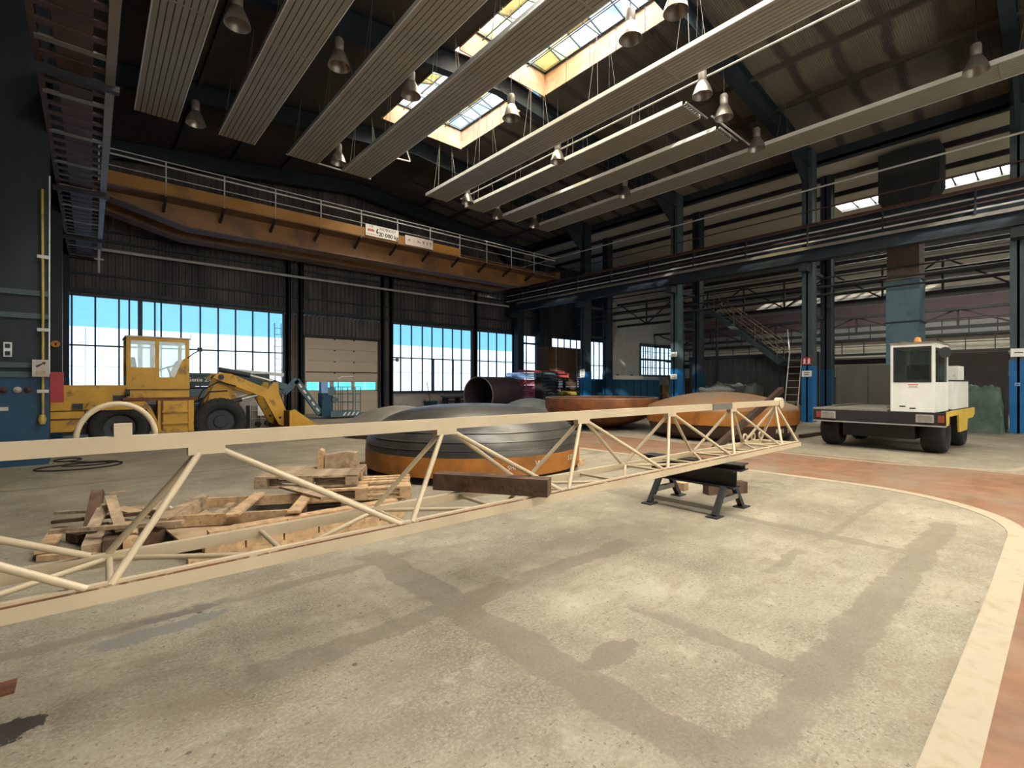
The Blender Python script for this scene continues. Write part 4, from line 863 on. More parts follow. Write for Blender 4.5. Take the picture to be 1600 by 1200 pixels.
MB().prism([(-0.72, 0.98), (-0.72, 1.46), (-0.62, 1.53), (0.62, 1.53), (0.62, 0.98)], 14.25, 15.75).build('engine_hood', yellow, ld)
MB().prism([(-0.8, 0.52), (-0.8, 0.96), (-0.1, 0.96), (-0.1, 0.70), (-0.3, 0.52)], 14.2, 15.8).build('counterweight', yellow, ld)
B(-0.82, -0.05, 14.18, 15.82, 0.78, 0.81).build('hood_seam', rust, ld)
B(0.38, 0.66, 14.235, 14.25, 1.18, 1.30).build('louvre', dark, ld); B(-0.30, -0.13, 14.185, 14.2, 1.0, 1.13).build('louvre', dark, ld)
for ya, yb in ((13.98, 14.45), (15.55, 16.02)):
    MB().prism([(-0.08, 1.02), (-0.02, 1.16), (0.95, 1.16), (1.06, 1.02), (1.28, 0.42), (1.16, 0.42), (0.98, 0.98), (0.0, 0.98)], ya, yb).build('fender', yellow, ld)
B(0.6, 3.0, 14.55, 15.45, 0.55, 1.05).build('chassis', blackpaint, ld)
B(-0.5, 1.1, 14.5, 15.5, 0.42, 0.62).build('rear_axle_housing', redbrown, ld)
st = B(1.2, 1.92, 14.12, 14.5, 0.40, 1.18).build('side_tank', yellow, ld)
for z in (0.62, 0.90): B(1.28, 1.82, 14.06, 14.14, z - 0.02, z + 0.02).build('step', yellow, st)
B(1.26, 1.30, 14.08, 14.12, 0.45, 1.16).build('step_edge', rust, st); B(1.80, 1.84, 14.08, 14.12, 0.45, 1.16).build('step_edge', yellow, st)
B(0.55, 2.0, 14.1, 15.9, 1.17, 1.24).build('platform', rust, ld)
# cab
X0, X1, Y0, Y1, ZB, ZT = 0.62, 1.84, 14.22, 15.62, 1.24, 2.66
cb = MB()
for x in (X0, 1.16, X1 - 0.08):
    for y in (Y0, Y1 - 0.07): cb.box(x, x + 0.08, y, y + 0.07, ZB, ZT - 0.08)
cb.box(X0, X1, Y0, Y1, ZT - 0.08, ZT)
cf = cb.build('cab_frame', yellow, ld)
B(X0 - 0.02, X1 + 0.02, Y0 - 0.02, Y1 + 0.02, ZT, ZT + 0.03).build('cab_roof', plaster, ld)
for y in (Y0 + 0.01, Y1 - 0.04):
    B(X0 + 0.08, 1.16, y, y + 0.03, ZB, 1.95).build('side_panel', yellow, cf)
    MB().prism([(1.24, ZB), (X1 - 0.08, ZB), (X1 - 0.08, 2.2), (X1 - 0.14, 2.15), (X1 - 0.30, 1.72), (1.24, 1.72)], y, y + 0.03).build('door_panel', yellow, cf)
    B(X0 + 0.08, 1.16, y + 0.01, y + 0.016, 1.95, ZT - 0.08).build('pane', g_cab, cf)
    MB().prism([(1.24, 1.72), (X1 - 0.30, 1.72), (X1 - 0.14, 2.15), (X1 - 0.08, 2.2), (X1 - 0.08, ZT - 0.08), (1.24, ZT - 0.08)], y + 0.012, y + 0.018).build('pane', g_cab, cf)
B(X0 + 0.01, X0 + 0.04, Y0 + 0.07, Y1 - 0.07, ZB, 1.75).build('rear_panel', yellow, cf); B(X1 - 0.05, X1 - 0.02, Y0 + 0.07, Y1 - 0.07, ZB, 1.7).build('front_panel', yellow, cf)
B(X1 - 0.04, X1 - 0.034, Y0 + 0.07, Y1 - 0.07, 1.7, ZT - 0.08).build('pane', g_cab, cf)
B(0.62, 1.84, 14.20, 14.23, 1.42, 1.44).build('panel_seam', rust, cf)
B(0.72, 1.1, 14.6, 15.2, 1.24, 1.75).build('seat', blackpaint, ld); MB().prism([(0.70, 1.75), (0.86, 1.75), (0.80, 2.2), (0.70, 2.2)], 14.62, 15.18).build('seat_back', blackpaint, ld)
MB().lathe([(0.17, 0), (0.2, -0.015), (0.2, 0.015)], 24, Matrix.Translation((1.46, 14.9, 1.98)) @ Matrix.Rotation(R(-22), 4, 'Y'), True).build('steering_wheel', blackpaint, ld, True)
MB().cyl((1.66, 14.9, 1.4), (1.47, 14.9, 1.97), 0.025, 8).build('steering_column', blackpaint, ld)
MB().tube([(1.80, 14.2, 2.2), (1.92, 14.1, 2.32), (2.02, 14.08, 2.38)], 0.012, 6).build('mirror_arm', dark, ld); B(1.98, 2.08, 14.02, 14.06, 2.36, 2.46).build('mirror', dark, ld)
MB().cyl((1.86, 14.22, 1.5), (1.95, 14.22, 1.5), 0.07, 14).build('work_light', dark, ld); MB().cyl((0.60, 14.16, 1.36), (0.68, 14.16, 1.36), 0.08, 14).build('tail_light', dark, ld)
# front frame, arms, cylinders, bucket
MB().prism([(2.2, 0.55), (3.1, 0.55), (3.05, 1.0), (2.8, 1.72), (2.52, 1.76), (2.32, 1.25)], 14.62, 14.72).build('tower_plate', yellow, ld)
MB().prism([(2.2, 0.55), (3.1, 0.55), (3.05, 1.0), (2.8, 1.72), (2.52, 1.76), (2.32, 1.25)], 15.28, 15.38).build('tower_plate', yellow, ld)
for ya in (14.46, 15.44):
    MB().prism([(2.38, 1.72), (2.52, 1.86), (2.80, 1.83), (3.70, 1.42), (3.84, 1.62), (3.95, 1.60), (3.98, 1.30), (4.28, 0.48), (4.14, 0.36), (3.98, 0.42), (3.58, 1.20), (2.66, 1.60)], ya, ya + 0.10).build('lift_arm', yellow, ld)
    MB().cyl((2.2, ya + 0.05, 0.95), (3.05, ya + 0.05, 1.15), 0.06, 12).build('lift_cylinder', dark, ld, True); MB().cyl((3.05, ya + 0.05, 1.15), (3.5, ya + 0.05, 1.27), 0.03, 10).build('piston_rod', galv, ld, True)
    MB().cyl((2.56, ya - 0.02, 1.74), (2.56, ya + 0.12, 1.74), 0.07, 14).build('pivot_pin', dark, ld, True); MB().cyl((4.0, ya - 0.01, 0.62), (4.0, ya + 0.11, 0.62), 0.035, 10).build('pivot_pin', dark, ld, True)
MB().cyl((2.6, 14.95, 1.95), (3.35, 14.95, 1.80), 0.07, 12).build('tilt_cylinder', dark, ld, True); MB().cyl((3.35, 14.95, 1.80), (4.0, 14.95, 1.62), 0.035, 10).build('piston_rod', galv, ld, True)
MB().bar((3.95, 14.95, 1.66), (4.20, 14.95, 0.85), 0.10, 0.14).build('tilt_link', dark, ld); MB().cyl((3.62, 14.5, 1.35), (3.62, 15.5, 1.35), 0.07, 12).build('cross_tube', yellow, ld, True)
MB().tube([(2.0, 14.4, 1.1), (2.15, 14.36, 1.42), (2.5, 14.4, 1.62), (2.9, 14.42, 1.5)], 0.02, 6).build('hose', black, ld, True); MB().tube([(2.05, 14.5, 1.0), (2.3, 14.44, 1.36), (2.7, 14.42, 1.38)], 0.02, 6).build('hose', black, ld, True)
bk = MB(); pr = [(4.10, 0.82), (4.10, 0.30), (4.22, 0.10), (4.45, 0.03), (5.20, 0.03), (5.20, 0.07), (4.48, 0.08), (4.28, 0.15), (4.17, 0.33), (4.16, 0.82)]
bk.prism(pr, 13.95, 16.05); bko = bk.build('bucket', rust, ld)
for ya in (13.93, 16.03): MB().prism([(4.10, 0.82), (4.10, 0.30), (4.22, 0.10), (4.45, 0.03), (5.20, 0.03), (5.1, 0.2), (4.24, 0.86)], ya, ya + 0.035).build('bucket_cheek', yellow, bko)
for k in range(8): B(5.18, 5.36, 14.0 + k * 0.28, 14.08 + k * 0.28, 0.03, 0.07).build('tooth', dark, bko)

# ------------------------------------------------------------------ side loader (carrier)
sl = thing('side_loader', 'black and yellow side loading forklift with a white cab', 'forklift', (15.3, 2.75, 0), 0)
CX0, CX1, CY0, CY1 = 13.7, 17.3, 1.30, 4.12
def xwheel(x, y0, y1, rad): return wheel(sl, x, y0, y1, rad, lugs=0)
xwheel(14.45, 1.38, 1.86, 0.42); xwheel(14.45, 3.62, 4.08, 0.42); xwheel(16.75, 1.40, 1.80, 0.40); xwheel(16.75, 3.66, 4.06, 0.40)
B(CX0 + 0.35, CX1 - 0.2, 1.95, 3.5, 0.30, 0.70).build('underframe', blackpaint, sl)
B(CX0, CX0 + 0.14, CY0, CY1, 0.66, 0.93).build('bumper', blackpaint, sl); B(CX0 - 0.01, CX0 + 0.12, CY0, CY1, 0.63, 0.66).build('bumper_edge', galv, sl)
B(CX0, CX1, 2.42, CY1, 0.93, 0.97).build('deck', deckgrey, sl)
B(CX0 + 0.14, CX1, CY0 + 0.5, CY1 - 0.05, 0.70, 0.93).build('side_rail', blackpaint, sl)
B(CX0, CX0 + 0.5, CY0, CY0 + 0.03, 0.70, 0.96).build('side_plate', blackpaint, sl)
MB().prism([(13.72, 0.80), (13.72, 0.96), (17.3, 0.96), (17.3, 0.80), (17.0, 0.72), (16.3, 0.72), (16.2, 0.45), (15.2, 0.45), (15.1, 0.85), (14.0, 0.85), (13.95, 0.66), (13.72, 0.66)], CY0 - 0.02, CY0 + 0.02).build('side_skirt', yellow2, sl)
for y in (1.98 - 0.30, 3.74): 
    o = B(CX0 - 0.03, CX0 + 0.01, y - 0.17, y + 0.17, 0.71, 0.89).build('headlamp', galv, sl); MB().prism([(y - 0.14, 0.75), (y - 0.1, 0.73), (y + 0.1, 0.73), (y + 0.14, 0.75), (y + 0.14, 0.85), (y + 0.1, 0.87), (y - 0.1, 0.87), (y - 0.14, 0.85)], CX0 - 0.045, CX0 - 0.03, 'x').build('lens', lampglass, o)
for y in (1.38, 3.98): B(CX0 - 0.02, CX0 + 0.01, y - 0.06, y + 0.06, 0.72, 0.88).build('indicator', lens_red, sl)
# cab
KY0, KY1, KX0, KX1, KZ, KT = 1.50, 2.36, 13.72, 15.2, 0.94, 2.46
kf = MB()
for x in (KX0, KX1 - 0.07):
    for y in (KY0, KY1 - 0.07): kf.box(x, x + 0.07, y, y + 0.07, 1.6, KT - 0.10)
kf.box(KX0, KX1, KY0, KY1, KT - 0.10, KT)
kc = kf.build('cab_frame', white, sl)
B(KX0 - 0.02, KX1 + 0.02, KY0 - 0.02, KY1 + 0.02, KT, KT + 0.03).build('cab_roof', deckgrey, kc)
B(KX0, KX1, KY0, KY1, KZ, 1.60).build('cab_body', white, sl)
o = MB().box(KX0 - 0.012, KX0, KY0 + 0.06, KY0 + 0.10, 1.62, 2.38).box(KX0 - 0.012, KX0, KY1 - 0.10, KY1 - 0.06, 1.62, 2.38).box(KX0 - 0.012, KX0, KY0 + 0.06, KY1 - 0.06, 1.60, 1.65).box(KX0 - 0.012, KX0, KY0 + 0.06, KY1 - 0.06, 2.34, 2.39).build('window_rubber', blackpaint, kc)
B(KX0 + 0.01, KX0 + 0.016, KY0 + 0.07, KY1 - 0.07, 1.6, KT - 0.1).build('windscreen', g_dark, kc)
for y in (KY0 + 0.02, KY1 - 0.03): B(KX0 + 0.07, KX1 - 0.07, y, y + 0.006, 1.6, KT - 0.1).build('side_window', g_dark, kc)
B(KX1 - 0.03, KX1 - 0.02, KY0 + 0.07, KY1 - 0.07, 1.6, KT - 0.1).build('rear_window', g_dark, kc)
B(14.5, 14.95, 1.65, 2.2, 1.6, 2.0).build('seat', blackpaint, kc); MB().cyl((14.05, 1.95, 1.6), (14.25, 1.95, 1.85), 0.02, 8).build('steering_column', blackpaint, kc)
MB().tube([(KX0 - 0.02, 1.86, 2.36), (KX0 - 0.025, 1.93, 2.1), (KX0 - 0.025, 1.98, 1.85)], 0.008, 6).build('wiper', blackpaint, kc)
o = B(KX0 - 0.008, KX0, 1.80, 2.02, 1.49, 1.56).build('badge', signwhite, sl); B(KX0 - 0.011, KX0 - 0.008, 1.81, 2.01, 1.535, 1.555).build('badge_stripe', inkred, o); B(KX0 - 0.011, KX0 - 0.008, 1.83, 1.99, 1.50, 1.51).build('badge_stripe', inkred, o)
for y, z in ((2.12, 1.06), (1.92, 1.02)): B(KX0 - 0.006, KX0, y - 0.06, y + 0.06, z - 0.012, z + 0.012).build('slot', blackpaint, sl)
B(KX1 + 0.02, 17.2, KY0 - 0.1, KY1 - 0.15, KZ + 0.03, 1.62).build('engine_cover', white, sl); B(15.9, 16.7, KY0 - 0.08, KY1 - 0.25, 1.66, 2.0).build('tool_box', white, sl)
B(KX1 + 0.02, 17.2, KY0 - 0.11, KY1 - 0.14, 1.62, 1.655).build('cover_strap', blackpaint, sl)
MB().lathe([(0.0, 0.0), (0.07, 0.0), (0.075, 0.04), (0.06, 0.11), (0.0, 0.13)], 18, Matrix.Translation((14.0, 1.88, KT + 0.03))).build('beacon', amber, sl, True)
MB().lathe([(0.0, 0.0), (0.10, 0.0), (0.11, 0.05), (0.0, 0.06)], 18, Matrix.Translation((14.1, 2.22, KT + 0.03))).build('roof_vent', deckgrey, sl, True)
o = MB().lathe([(0.0, -0.05), (0.09, -0.05), (0.115, 0.0), (0.115, 0.05), (0, 0.05)], 20, Matrix.Translation((13.9, 1.34, 2.24)) @ Matrix.Rotation(R(-80), 4, 'Y')).build('mirror', blackpaint, sl, True)
MB().cyl((13.95, 1.35, 2.25), (13.95, 1.52, 2.3), 0.014, 6).build('mirror_arm', blackpaint, sl)
MB().cyl((15.6, 1.7, 2.0), (15.6, 1.7, 2.62), 0.05, 10).build('exhaust', duct_brown, sl)
B(14.5, 16.9, 2.55, 2.62, 0.97, 1.02).build('deck_rail', deckgrey, sl); B(14.5, 16.9, 3.85, 3.92, 0.97, 1.02).build('deck_rail', deckgrey, sl)
sl.rotation_euler = (0, 0, R(-2.5)); sl.scale = (0.92, 0.90, 1.0); sl.location = (15.25, 2.87, 0)
cbn = thing('sheet_metal_cabinet', 'large olive grey sheet cabinet standing behind the side loader deck', 'cabinet', (18.2, 3.85, 0))
B(17.8, 18.7, 3.05, 4.72, 0, 2.12).build('body', olive, cbn)
for y0, y1 in ((3.08, 3.87), (3.89, 4.69)): B(17.775, 17.80, y0, y1, 0.05, 2.08).build('door', olive, cbn)

# ------------------------------------------------------------------ blue boom lift by the door
lf = thing('boom_lift', 'blue grey articulated boom lift parked before the cream door', 'boom lift', (5, 22, 0))
B(2.3, 4.4, 21.2, 22.8, 0.35, 0.75).build('chassis', liftteal, lf)
for x in (2.65, 4.05):
    for y0 in (21.0, 22.7): wheel(lf, x, y0, y0 + 0.3, 0.4, lugs=12)
B(2.0, 3.6, 21.3, 22.7, 0.8, 1.35).build('turntable', liftteal, lf); B(2.0, 2.5, 21.35, 22.65, 0.75, 1.6).build('counterweight', liftteal, lf)
bo = B(2.5, 5.6, 21.75, 22.05, 1.48, 1.98).build('lower_boom', mat('lift_dark_green', (0.020, 0.055, 0.058), 0.5, var=0.15), lf)
text('Genie Z-80', 0.21, signwhite, 'lettering', bo, (3.22, 21.74, 1.72), RX, bold=True)
MB().bar((5.2, 21.9, 1.80), (6.3, 21.9, 1.42), 0.24, 0.26).build('upper_boom', liftteal, lf); MB().bar((4.4, 21.9, 2.08), (6.2, 21.9, 1.95), 0.16, 0.14).build('riser_link', galv, lf)
MB().bar((6.2, 21.9, 1.15), (6.75, 21.9, 1.75), 0.2, 0.22).build('jib_knuckle', liftteal, lf)
jb = MB().bar((6.7, 21.9, 1.72), (7.72, 21.9, 0.25), 0.2, 0.26).build('jib_boom', liftteal, lf)
for k in range(5):
    p = V((6.7, 21.79, 1.72)).lerp(V((7.72, 21.79, 0.25)), 0.15 + k * 0.18); MB().bar(p + V((-0.05, 0, 0.06)), p + V((0.06, 0, -0.09)), 0.008, 0.07, (1, 0, 1)).build('hazard_stripe', signwhite, jb)
for x in (6.28, 6.5): MB().cyl((x, 21.8, 0.1), (x - 0.02, 21.8, 1.25), 0.012, 6).build('hose', black, lf)
B(7.75, 8.25, 21.7, 22.2, 0.12, 1.15).build('control_mast', dblue, lf); B(7.70, 8.0, 21.65, 21.95, 1.15, 1.65).build('control_box', paleblue, lf); B(8.0, 8.3, 21.65, 22.0, 1.05, 1.4).build('control_box', liftteal, lf)
MB().cyl((8.3, 21.6, 0.85), (8.3, 21.95, 0.85), 0.13, 16).build('rotator', liftteal, lf, True)
B(8.1, 9.5, 21.6, 22.5, 0.06, 0.32).build('basket_floor', liftteal, lf)
for k in range(4): MB().prism([(8.65 + k * 0.2, 0.12), (8.73 + k * 0.2, 0.12), (8.83 + k * 0.2, 0.27), (8.75 + k * 0.2, 0.27)], 21.585, 21.6).build('hazard_stripe', signwhite, lf)
for x in (8.45, 8.65, 8.9, 9.25, 9.5):
    for y in (21.62, 22.48): B(x - 0.015, x + 0.015, y - 0.015, y + 0.015, 0.3, 1.42).build('basket_post', liftteal, lf)
for z in (0.72, 1.1, 1.42):
    for y in (21.62, 22.48): B(8.4, 9.52, y - 0.015, y + 0.015, z - 0.015, z + 0.015).build('basket_rail', liftteal, lf)
MB().tube([(8.45, 21.62, 1.4), (8.45, 21.62, 1.78), (8.6, 21.62, 1.88), (9.1, 21.62, 1.9), (9.2, 21.62, 1.8), (9.2, 21.62, 0.3)], 0.03, 8).build('gate_frame', galv, lf)
MB().tube([(7.75, 21.62, 0.55), (7.6, 21.6, 0.8), (7.68, 21.6, 1.0), (7.8, 21.62, 0.9)], 0.015, 6).build('hose', black, lf)
ct = thing('wire_crate', 'wire crate of grey parts with a white notice behind the loader bucket', 'crate', (4.2, 17.2, 0))
B(3.8, 4.75, 16.9, 17.7, 0.0, 0.14).build('pallet_base', dark, ct); B(3.84, 4.71, 16.94, 17.66, 0.14, 0.86).build('load', steel_pale, ct)
for x in (3.8, 4.1, 4.43, 4.75): B(x - 0.012, x + 0.012, 16.88, 16.9, 0.1, 1.0).build('wire', galv, ct)
for z in (0.2, 0.46, 0.72, 1.0): B(3.8, 4.75, 16.88, 16.9, z - 0.01, z + 0.01).build('wire', galv, ct)
B(4.0, 4.4, 16.86, 16.88, 0.55, 0.86).build('notice', signwhite, ct)
for k, (x, z) in enumerate(((4.02, 0.28), (4.3, 0.3), (4.55, 0.62))): MB().cyl((x, 16.85, z), (x, 16.93, z), 0.09, 10).build('cast_part', blackpaint, ct)

# ------------------------------------------------------------------ pallets, planks and scrap wood
def pallet(name, label, loc, rz, ms, top=7, skip=(), zoff=0.0):
    t = thing(name, label, 'pallet', loc, rz, 'wooden pallets behind the boom')
    bl = B(-0.07, 0.07, -0.05, 0.05, 0, 0.078).mesh('block', ms[0]); bd = B(-0.6, 0.6, -0.05, 0.05, 0, 0.022).mesh('board', ms[1]); cr_ = B(-0.07, 0.07, -0.4, 0.4, 0, 0.022).mesh('cross_board', ms[0])
    for y in (-0.35, 0, 0.35): put(bd, 'bottom_board', t, False, (0, y, 0))
    for x in (-0.53, 0, 0.53):
        for y in (-0.35, 0, 0.35): put(bl, 'block', t, False, (x, y, 0.022))
        put(cr_, 'cross_board', t, False, (x, 0, 0.10))
    for k in range(top):
        if k not in skip: put(bd, 'top_board', t, False, (random.uniform(-.01, .01), -0.35 + 0.7 * k / (top - 1), 0.122), (0, 0, random.uniform(-.01, .01)))
    return t
pallet('pallet', 'lower wooden pallet of the stack nearest the grey tank head', (2.66, 5.98, 0.145), R(-27), (wood, wood), 5, (1,))
pallet('pallet', 'upper wooden pallet with close boards on top of the stack', (2.20, 6.42, 0.29), R(-33), (wood2, wood2), 7)
pallet('pallet', 'grey pallet at the bottom of the stack, mostly hidden', (2.52, 6.12, 0.0), R(-24), (wood2, wood2), 5)
# unfinished frame: two rails, cross boards
fr_ = thing('wooden_frame', 'open wooden crate frame with crossed boards beside the pallet stack', 'wood frame', (1.28, 5.84, 0.15), R(-28), 'wooden pallets behind the boom')
for y in (-0.38, 0.38): B(-0.62, 0.62, y - 0.02, y + 0.02, 0, 0.11).build('rail', wood, fr_, world=False)
for x, m in ((-0.60, wood2), (0.02, wood), (0.58, wood)): B(x - 0.06, x + 0.06, -0.55, 0.46, 0.112, 0.136).build('cross_board', m, fr_, world=False)
B(-0.68, -0.52, -0.42, 0.40, 0.0, 0.11).build('end_block', wood2, fr_, world=False); B(-0.3, -0.22, -0.36, 0.36, 0.02, 0.05).build('inner_slat', wood2, fr_, world=False)
def plank(label, p0, p1, wd, th, m, tilt=(0, 0, 1), name='wood_plank'):
    return tag(MB().bar(p0, p1, wd, th, tilt).build(name, m), label, 'plank', 'loose planks and scrap boards')
tag(MB().bar((0.88, 5.1, 0.13), (0.72, 6.45, 0.13), 0.50, 0.02).build('plywood_sheet', ply), 'pale plywood sheet lying between scrap heap and wooden frame', 'plywood')
for k in range(6):
    x = 0.74 + k * 0.325
    tag(B(x, x + 0.31, 4.86, 5.0, 0.082, 0.165).build('wood_block', wood), 'short fresh timber block in the row under the boom, %s from the scrap heap' % ['first', 'second', 'third', 'fourth', 'fifth', 'sixth'][k], 'wood block', 'row of short timber blocks')
plank('long bottom timber under the row of short blocks', (0.62, 4.92, 0.04), (2.62, 4.92, 0.04), 0.14, 0.08, wood)
plank('long fresh timber lying behind the row of short blocks', (0.80, 5.09, 0.115), (2.66, 5.09, 0.115), 0.13, 0.23, wood)
plank('flat board bridging the block row and the pallets', (1.3, 5.26, 0.016), (2.6, 5.34, 0.016), 0.14, 0.03, wood2)
plank('board sticking out under the pallet stack towards the tank head', (2.9, 5.75, 0.02), (3.35, 6.3, 0.02), 0.12, 0.03, wood)
plank('second board sticking out under the stack by the tank head', (2.75, 5.55, 0.02), (3.3, 5.95, 0.02), 0.10, 0.03, wood2)
plank('long grey board lying across the frame to the stack', (1.72, 6.55, 0.305), (1.95, 5.35, 0.305), 0.11, 0.025, wood2)
# scrap heap at the edge of the frame
H = [((-0.35, 7.2, 0.16), (0.75, 6.55, 0.20), 0.05, 0.03, wood2, 'thin lath at the back of the scrap heap'),
     ((-0.35, 6.55, 0.20), (0.80, 6.05, 0.26), 0.05, 0.03, wood3, 'thin dark lath across the middle of the scrap heap'),
     ((-0.34, 6.05, 0.22), (0.95, 5.45, 0.26), 0.06, 0.035, wood2, 'thin pale lath at the front of the scrap heap'),
     ((0.02, 6.15, 0.10), (0.12, 6.55, 0.44), 0.10, 0.09, wood3, 'dark charred post leaning out of the scrap heap'),
     ((0.34, 5.75, 0.20), (0.25, 6.35, 0.42), 0.09, 0.02, wood2, 'pointed grey board rising from the scrap heap'),
     ((0.34, 6.45, 0.27), (0.70, 6.10, 0.22), 0.13, 0.02, ply, 'pale short board on top of the scrap heap'),
     ((0.50, 6.75, 0.20), (0.85, 6.2, 0.24), 0.12, 0.025, wood2, 'grey board sloping at the back of the scrap heap'),
     ((0.78, 6.55, 0.25), (1.02, 5.75, 0.14), 0.13, 0.03, wood2, 'split board at the end of the heap next to the plywood'),
     ((0.88, 6.4, 0.22), (1.08, 5.9, 0.12), 0.12, 0.015, signwhite, 'white painted board scrap beside the plywood'),
     ((-0.42, 5.95, 0.03), (0.85, 5.35, 0.03), 0.10, 0.05, wood, 'floor board along the front of the scrap heap'),
     ((-0.40, 5.92, 0.08), (-0.28, 6.55, 0.13), 0.12, 0.03, wood, 'pale cross board at the open end of the scrap heap'),
     ((0.05, 5.70, 0.08), (0.14, 6.35, 0.12), 0.14, 0.10, wood2, 'grey block board in the middle of the scrap heap'),
     ((0.24, 5.62, 0.10), (0.30, 6.2, 0.12), 0.13, 0.12, wood3, 'brown block in the middle of the scrap heap'),
     ((0.42, 5.55, 0.10), (0.46, 6.2, 0.12), 0.11, 0.12, wood, 'reddish block beside the brown one in the scrap heap'),
     ((0.62, 5.55, 0.10), (0.88, 6.1, 0.12), 0.12, 0.10, wood3, 'dark block under the split board'),
     ((-0.15, 6.35, 0.06), (0.5, 6.6, 0.06), 0.2, 0.08, wood3, 'dark plank lying flat under the heap'),
     ((0.25, 8.9, 0.012), (0.62, 8.98, 0.012), 0.05, 0.02, wood2, 'single stick on the floor behind the scrap heap'),
     ((0.06, 6.0, 0.2), (0.2, 6.4, 0.34), 0.1, 0.02, wood2, 'grey splinter board leaning by the charred post')]
for p0, p1, wd, th, m, lab in H:
    f_ = lambda p: (p[0] * 0.72 - 0.03, p[1], p[2])
    p0, p1 = f_(p0), f_(p1)
    plank(lab, p0, p1, wd, th, m)
t = thing('timber_chunk', 'rough split timber chunk lying on the back corner of the upper pallet', 'timber', (2.55, 6.42, 0.434), R(-30))
MB().prism([(-0.2, 0.0), (0.2, 0.0), (0.21, 0.20), (0.08, 0.22), (-0.06, 0.20), (-0.19, 0.18)], -0.09, 0.09).build('body', wood2, t, world=False)
MB().prism([(-0.29, 0.0), (-0.21, 0.0), (-0.22, 0.23), (-0.26, 0.26), (-0.30, 0.20)], -0.08, 0.09).build('split_face', wood, t, world=False)

# ------------------------------------------------------------------ big pipe and coloured stock by the gable
pp = thing('pipe_section', 'huge dark brown rolled pipe section lying before the gable windows', 'pipe section', (16.2, 19.9, 0))
A_ = Matrix.Translation((14.85, 19.6, 0.97)) @ Matrix.Rotation(R(14), 4, 'Z') @ Matrix.Rotation(R(90), 4, 'Y')
MB().lathe([(0.97, 0), (0.97, 2.75), (0.935, 2.75), (0.935, 0)], 64, A_, True).build('shell', purple, pp, True)
MB().lathe([(0.974, -0.005), (0.974, 0.04), (0.931, 0.04), (0.931, -0.005)], 64, A_, True).build('cut_edge', steel_pale, pp, True)
tag(MB().box(16.7, 19.0, 17.7, 18.5, 0.12, 0.42).box(16.9, 17.05, 17.7, 18.5, 0, 0.12).box(18.6, 18.75, 17.7, 18.5, 0, 0.12).build('steel_plate', dark), 'dark steel plate on bearers beside the big pipe', 'steel plate')
def stockbeam(lab, x0, x1, y, z, wd, ht, m, rz=0.0):
    t = thing('stock_girder', lab, 'beam', ((x0 + x1) / 2, y, z), rz, 'painted beams stacked by the gable')
    L2 = (x1 - x0) / 2; b = MB().box(-L2, L2, -wd / 2, wd / 2, 0, 0.04).box(-L2, L2, -wd / 2, wd / 2, ht - 0.04, ht).box(-L2, L2, -0.03, 0.03, 0.04, ht - 0.04)
    b.build('section', m, t, world=False)
    for x in (-L2 + 0.05, 0.0, L2 - 0.05): B(x - 0.015, x + 0.015, -wd / 2, wd / 2, 0.04, ht - 0.04).build('stiffener', m, t, world=False)
for k, z in enumerate((0.0, 0.38, 0.76, 1.14, 1.50)):
    stockbeam('faded magenta steel beam, %s from the floor in its stack' % ordn[k], 19.35, 20.95, 22.2, z, 0.9, 0.34, magenta)
for k in range(4): tag(B(19.35 + 0.03 * k, 21.0, 21.7, 22.7, 1.88 + k * 0.10, 1.95 + k * 0.10).build('panel_sheet', paleblue), 'pale blue panel sheet, %s from the bottom of its pile' % ordn[k], 'panel', 'pale blue panels')
stockbeam('long red steel beam on top of the stock', 20.2, 24.2, 22.35, 2.30, 0.3, 0.14, redbeam)
t = thing('steel_stand', 'dark steel stand carrying the red beams beside the timber', 'stand', (23.4, 22.35, 0))
for x in (22.7, 24.3): B(x - 0.05, x + 0.05, 22.25, 22.45, 0, 1.94).build('post', dark, t)
B(22.6, 24.4, 22.22, 22.48, 1.94, 2.0).build('head_plate', dark, t)
stockbeam('red steel beam under the long one beside the timber', 22.3, 24.6, 22.35, 2.0, 0.4, 0.30, redbeam)
t = thing('steel_rack', 'dark steel rack of curved plates beside the magenta beams', 'rack', (21.9, 21.6, 0))
for k in range(9): MB().tube([(21.05 + 0.02 * k, 21.2, 0.55 + k * 0.19), (21.8, 21.15, 0.62 + k * 0.19), (22.5, 21.2, 0.5 + k * 0.19)], 0.055, 6).build('curved_plate', dark, t)
for x in (21.1, 22.4): B(x - 0.06, x + 0.06, 21.25, 21.9, 0, 2.28).build('upright', dark, t)
B(21.0, 22.55, 21.28, 21.9, 0.0, 0.5).build('base', redbrown, t); B(21.0, 22.55, 21.26, 21.9, 2.0, 2.28).build('top_plate', liftteal, t)
tag(B(23.1, 24.9, 21.4, 22.0, 0.0, 0.85).build('machine_base', dark), 'dark steel box carrying the yellow crate', 'box')
t = thing('yellow_crate', 'shallow dirty yellow crate in front of the timber rack', 'crate', (24, 21.7, 0.85))
for y in (21.42, 21.98): B(23.2, 24.9, y - 0.02, y + 0.02, 0.85, 1.06).build('side_board', yellowpipe, t)
for x in (23.2, 24.88): B(x - 0.02, x + 0.02, 21.42, 21.98, 0.85, 1.06).build('end_board', yellowpipe, t)
B(23.2, 24.9, 21.42, 21.98, 0.85, 0.88).build('bottom', yellowpipe, t)
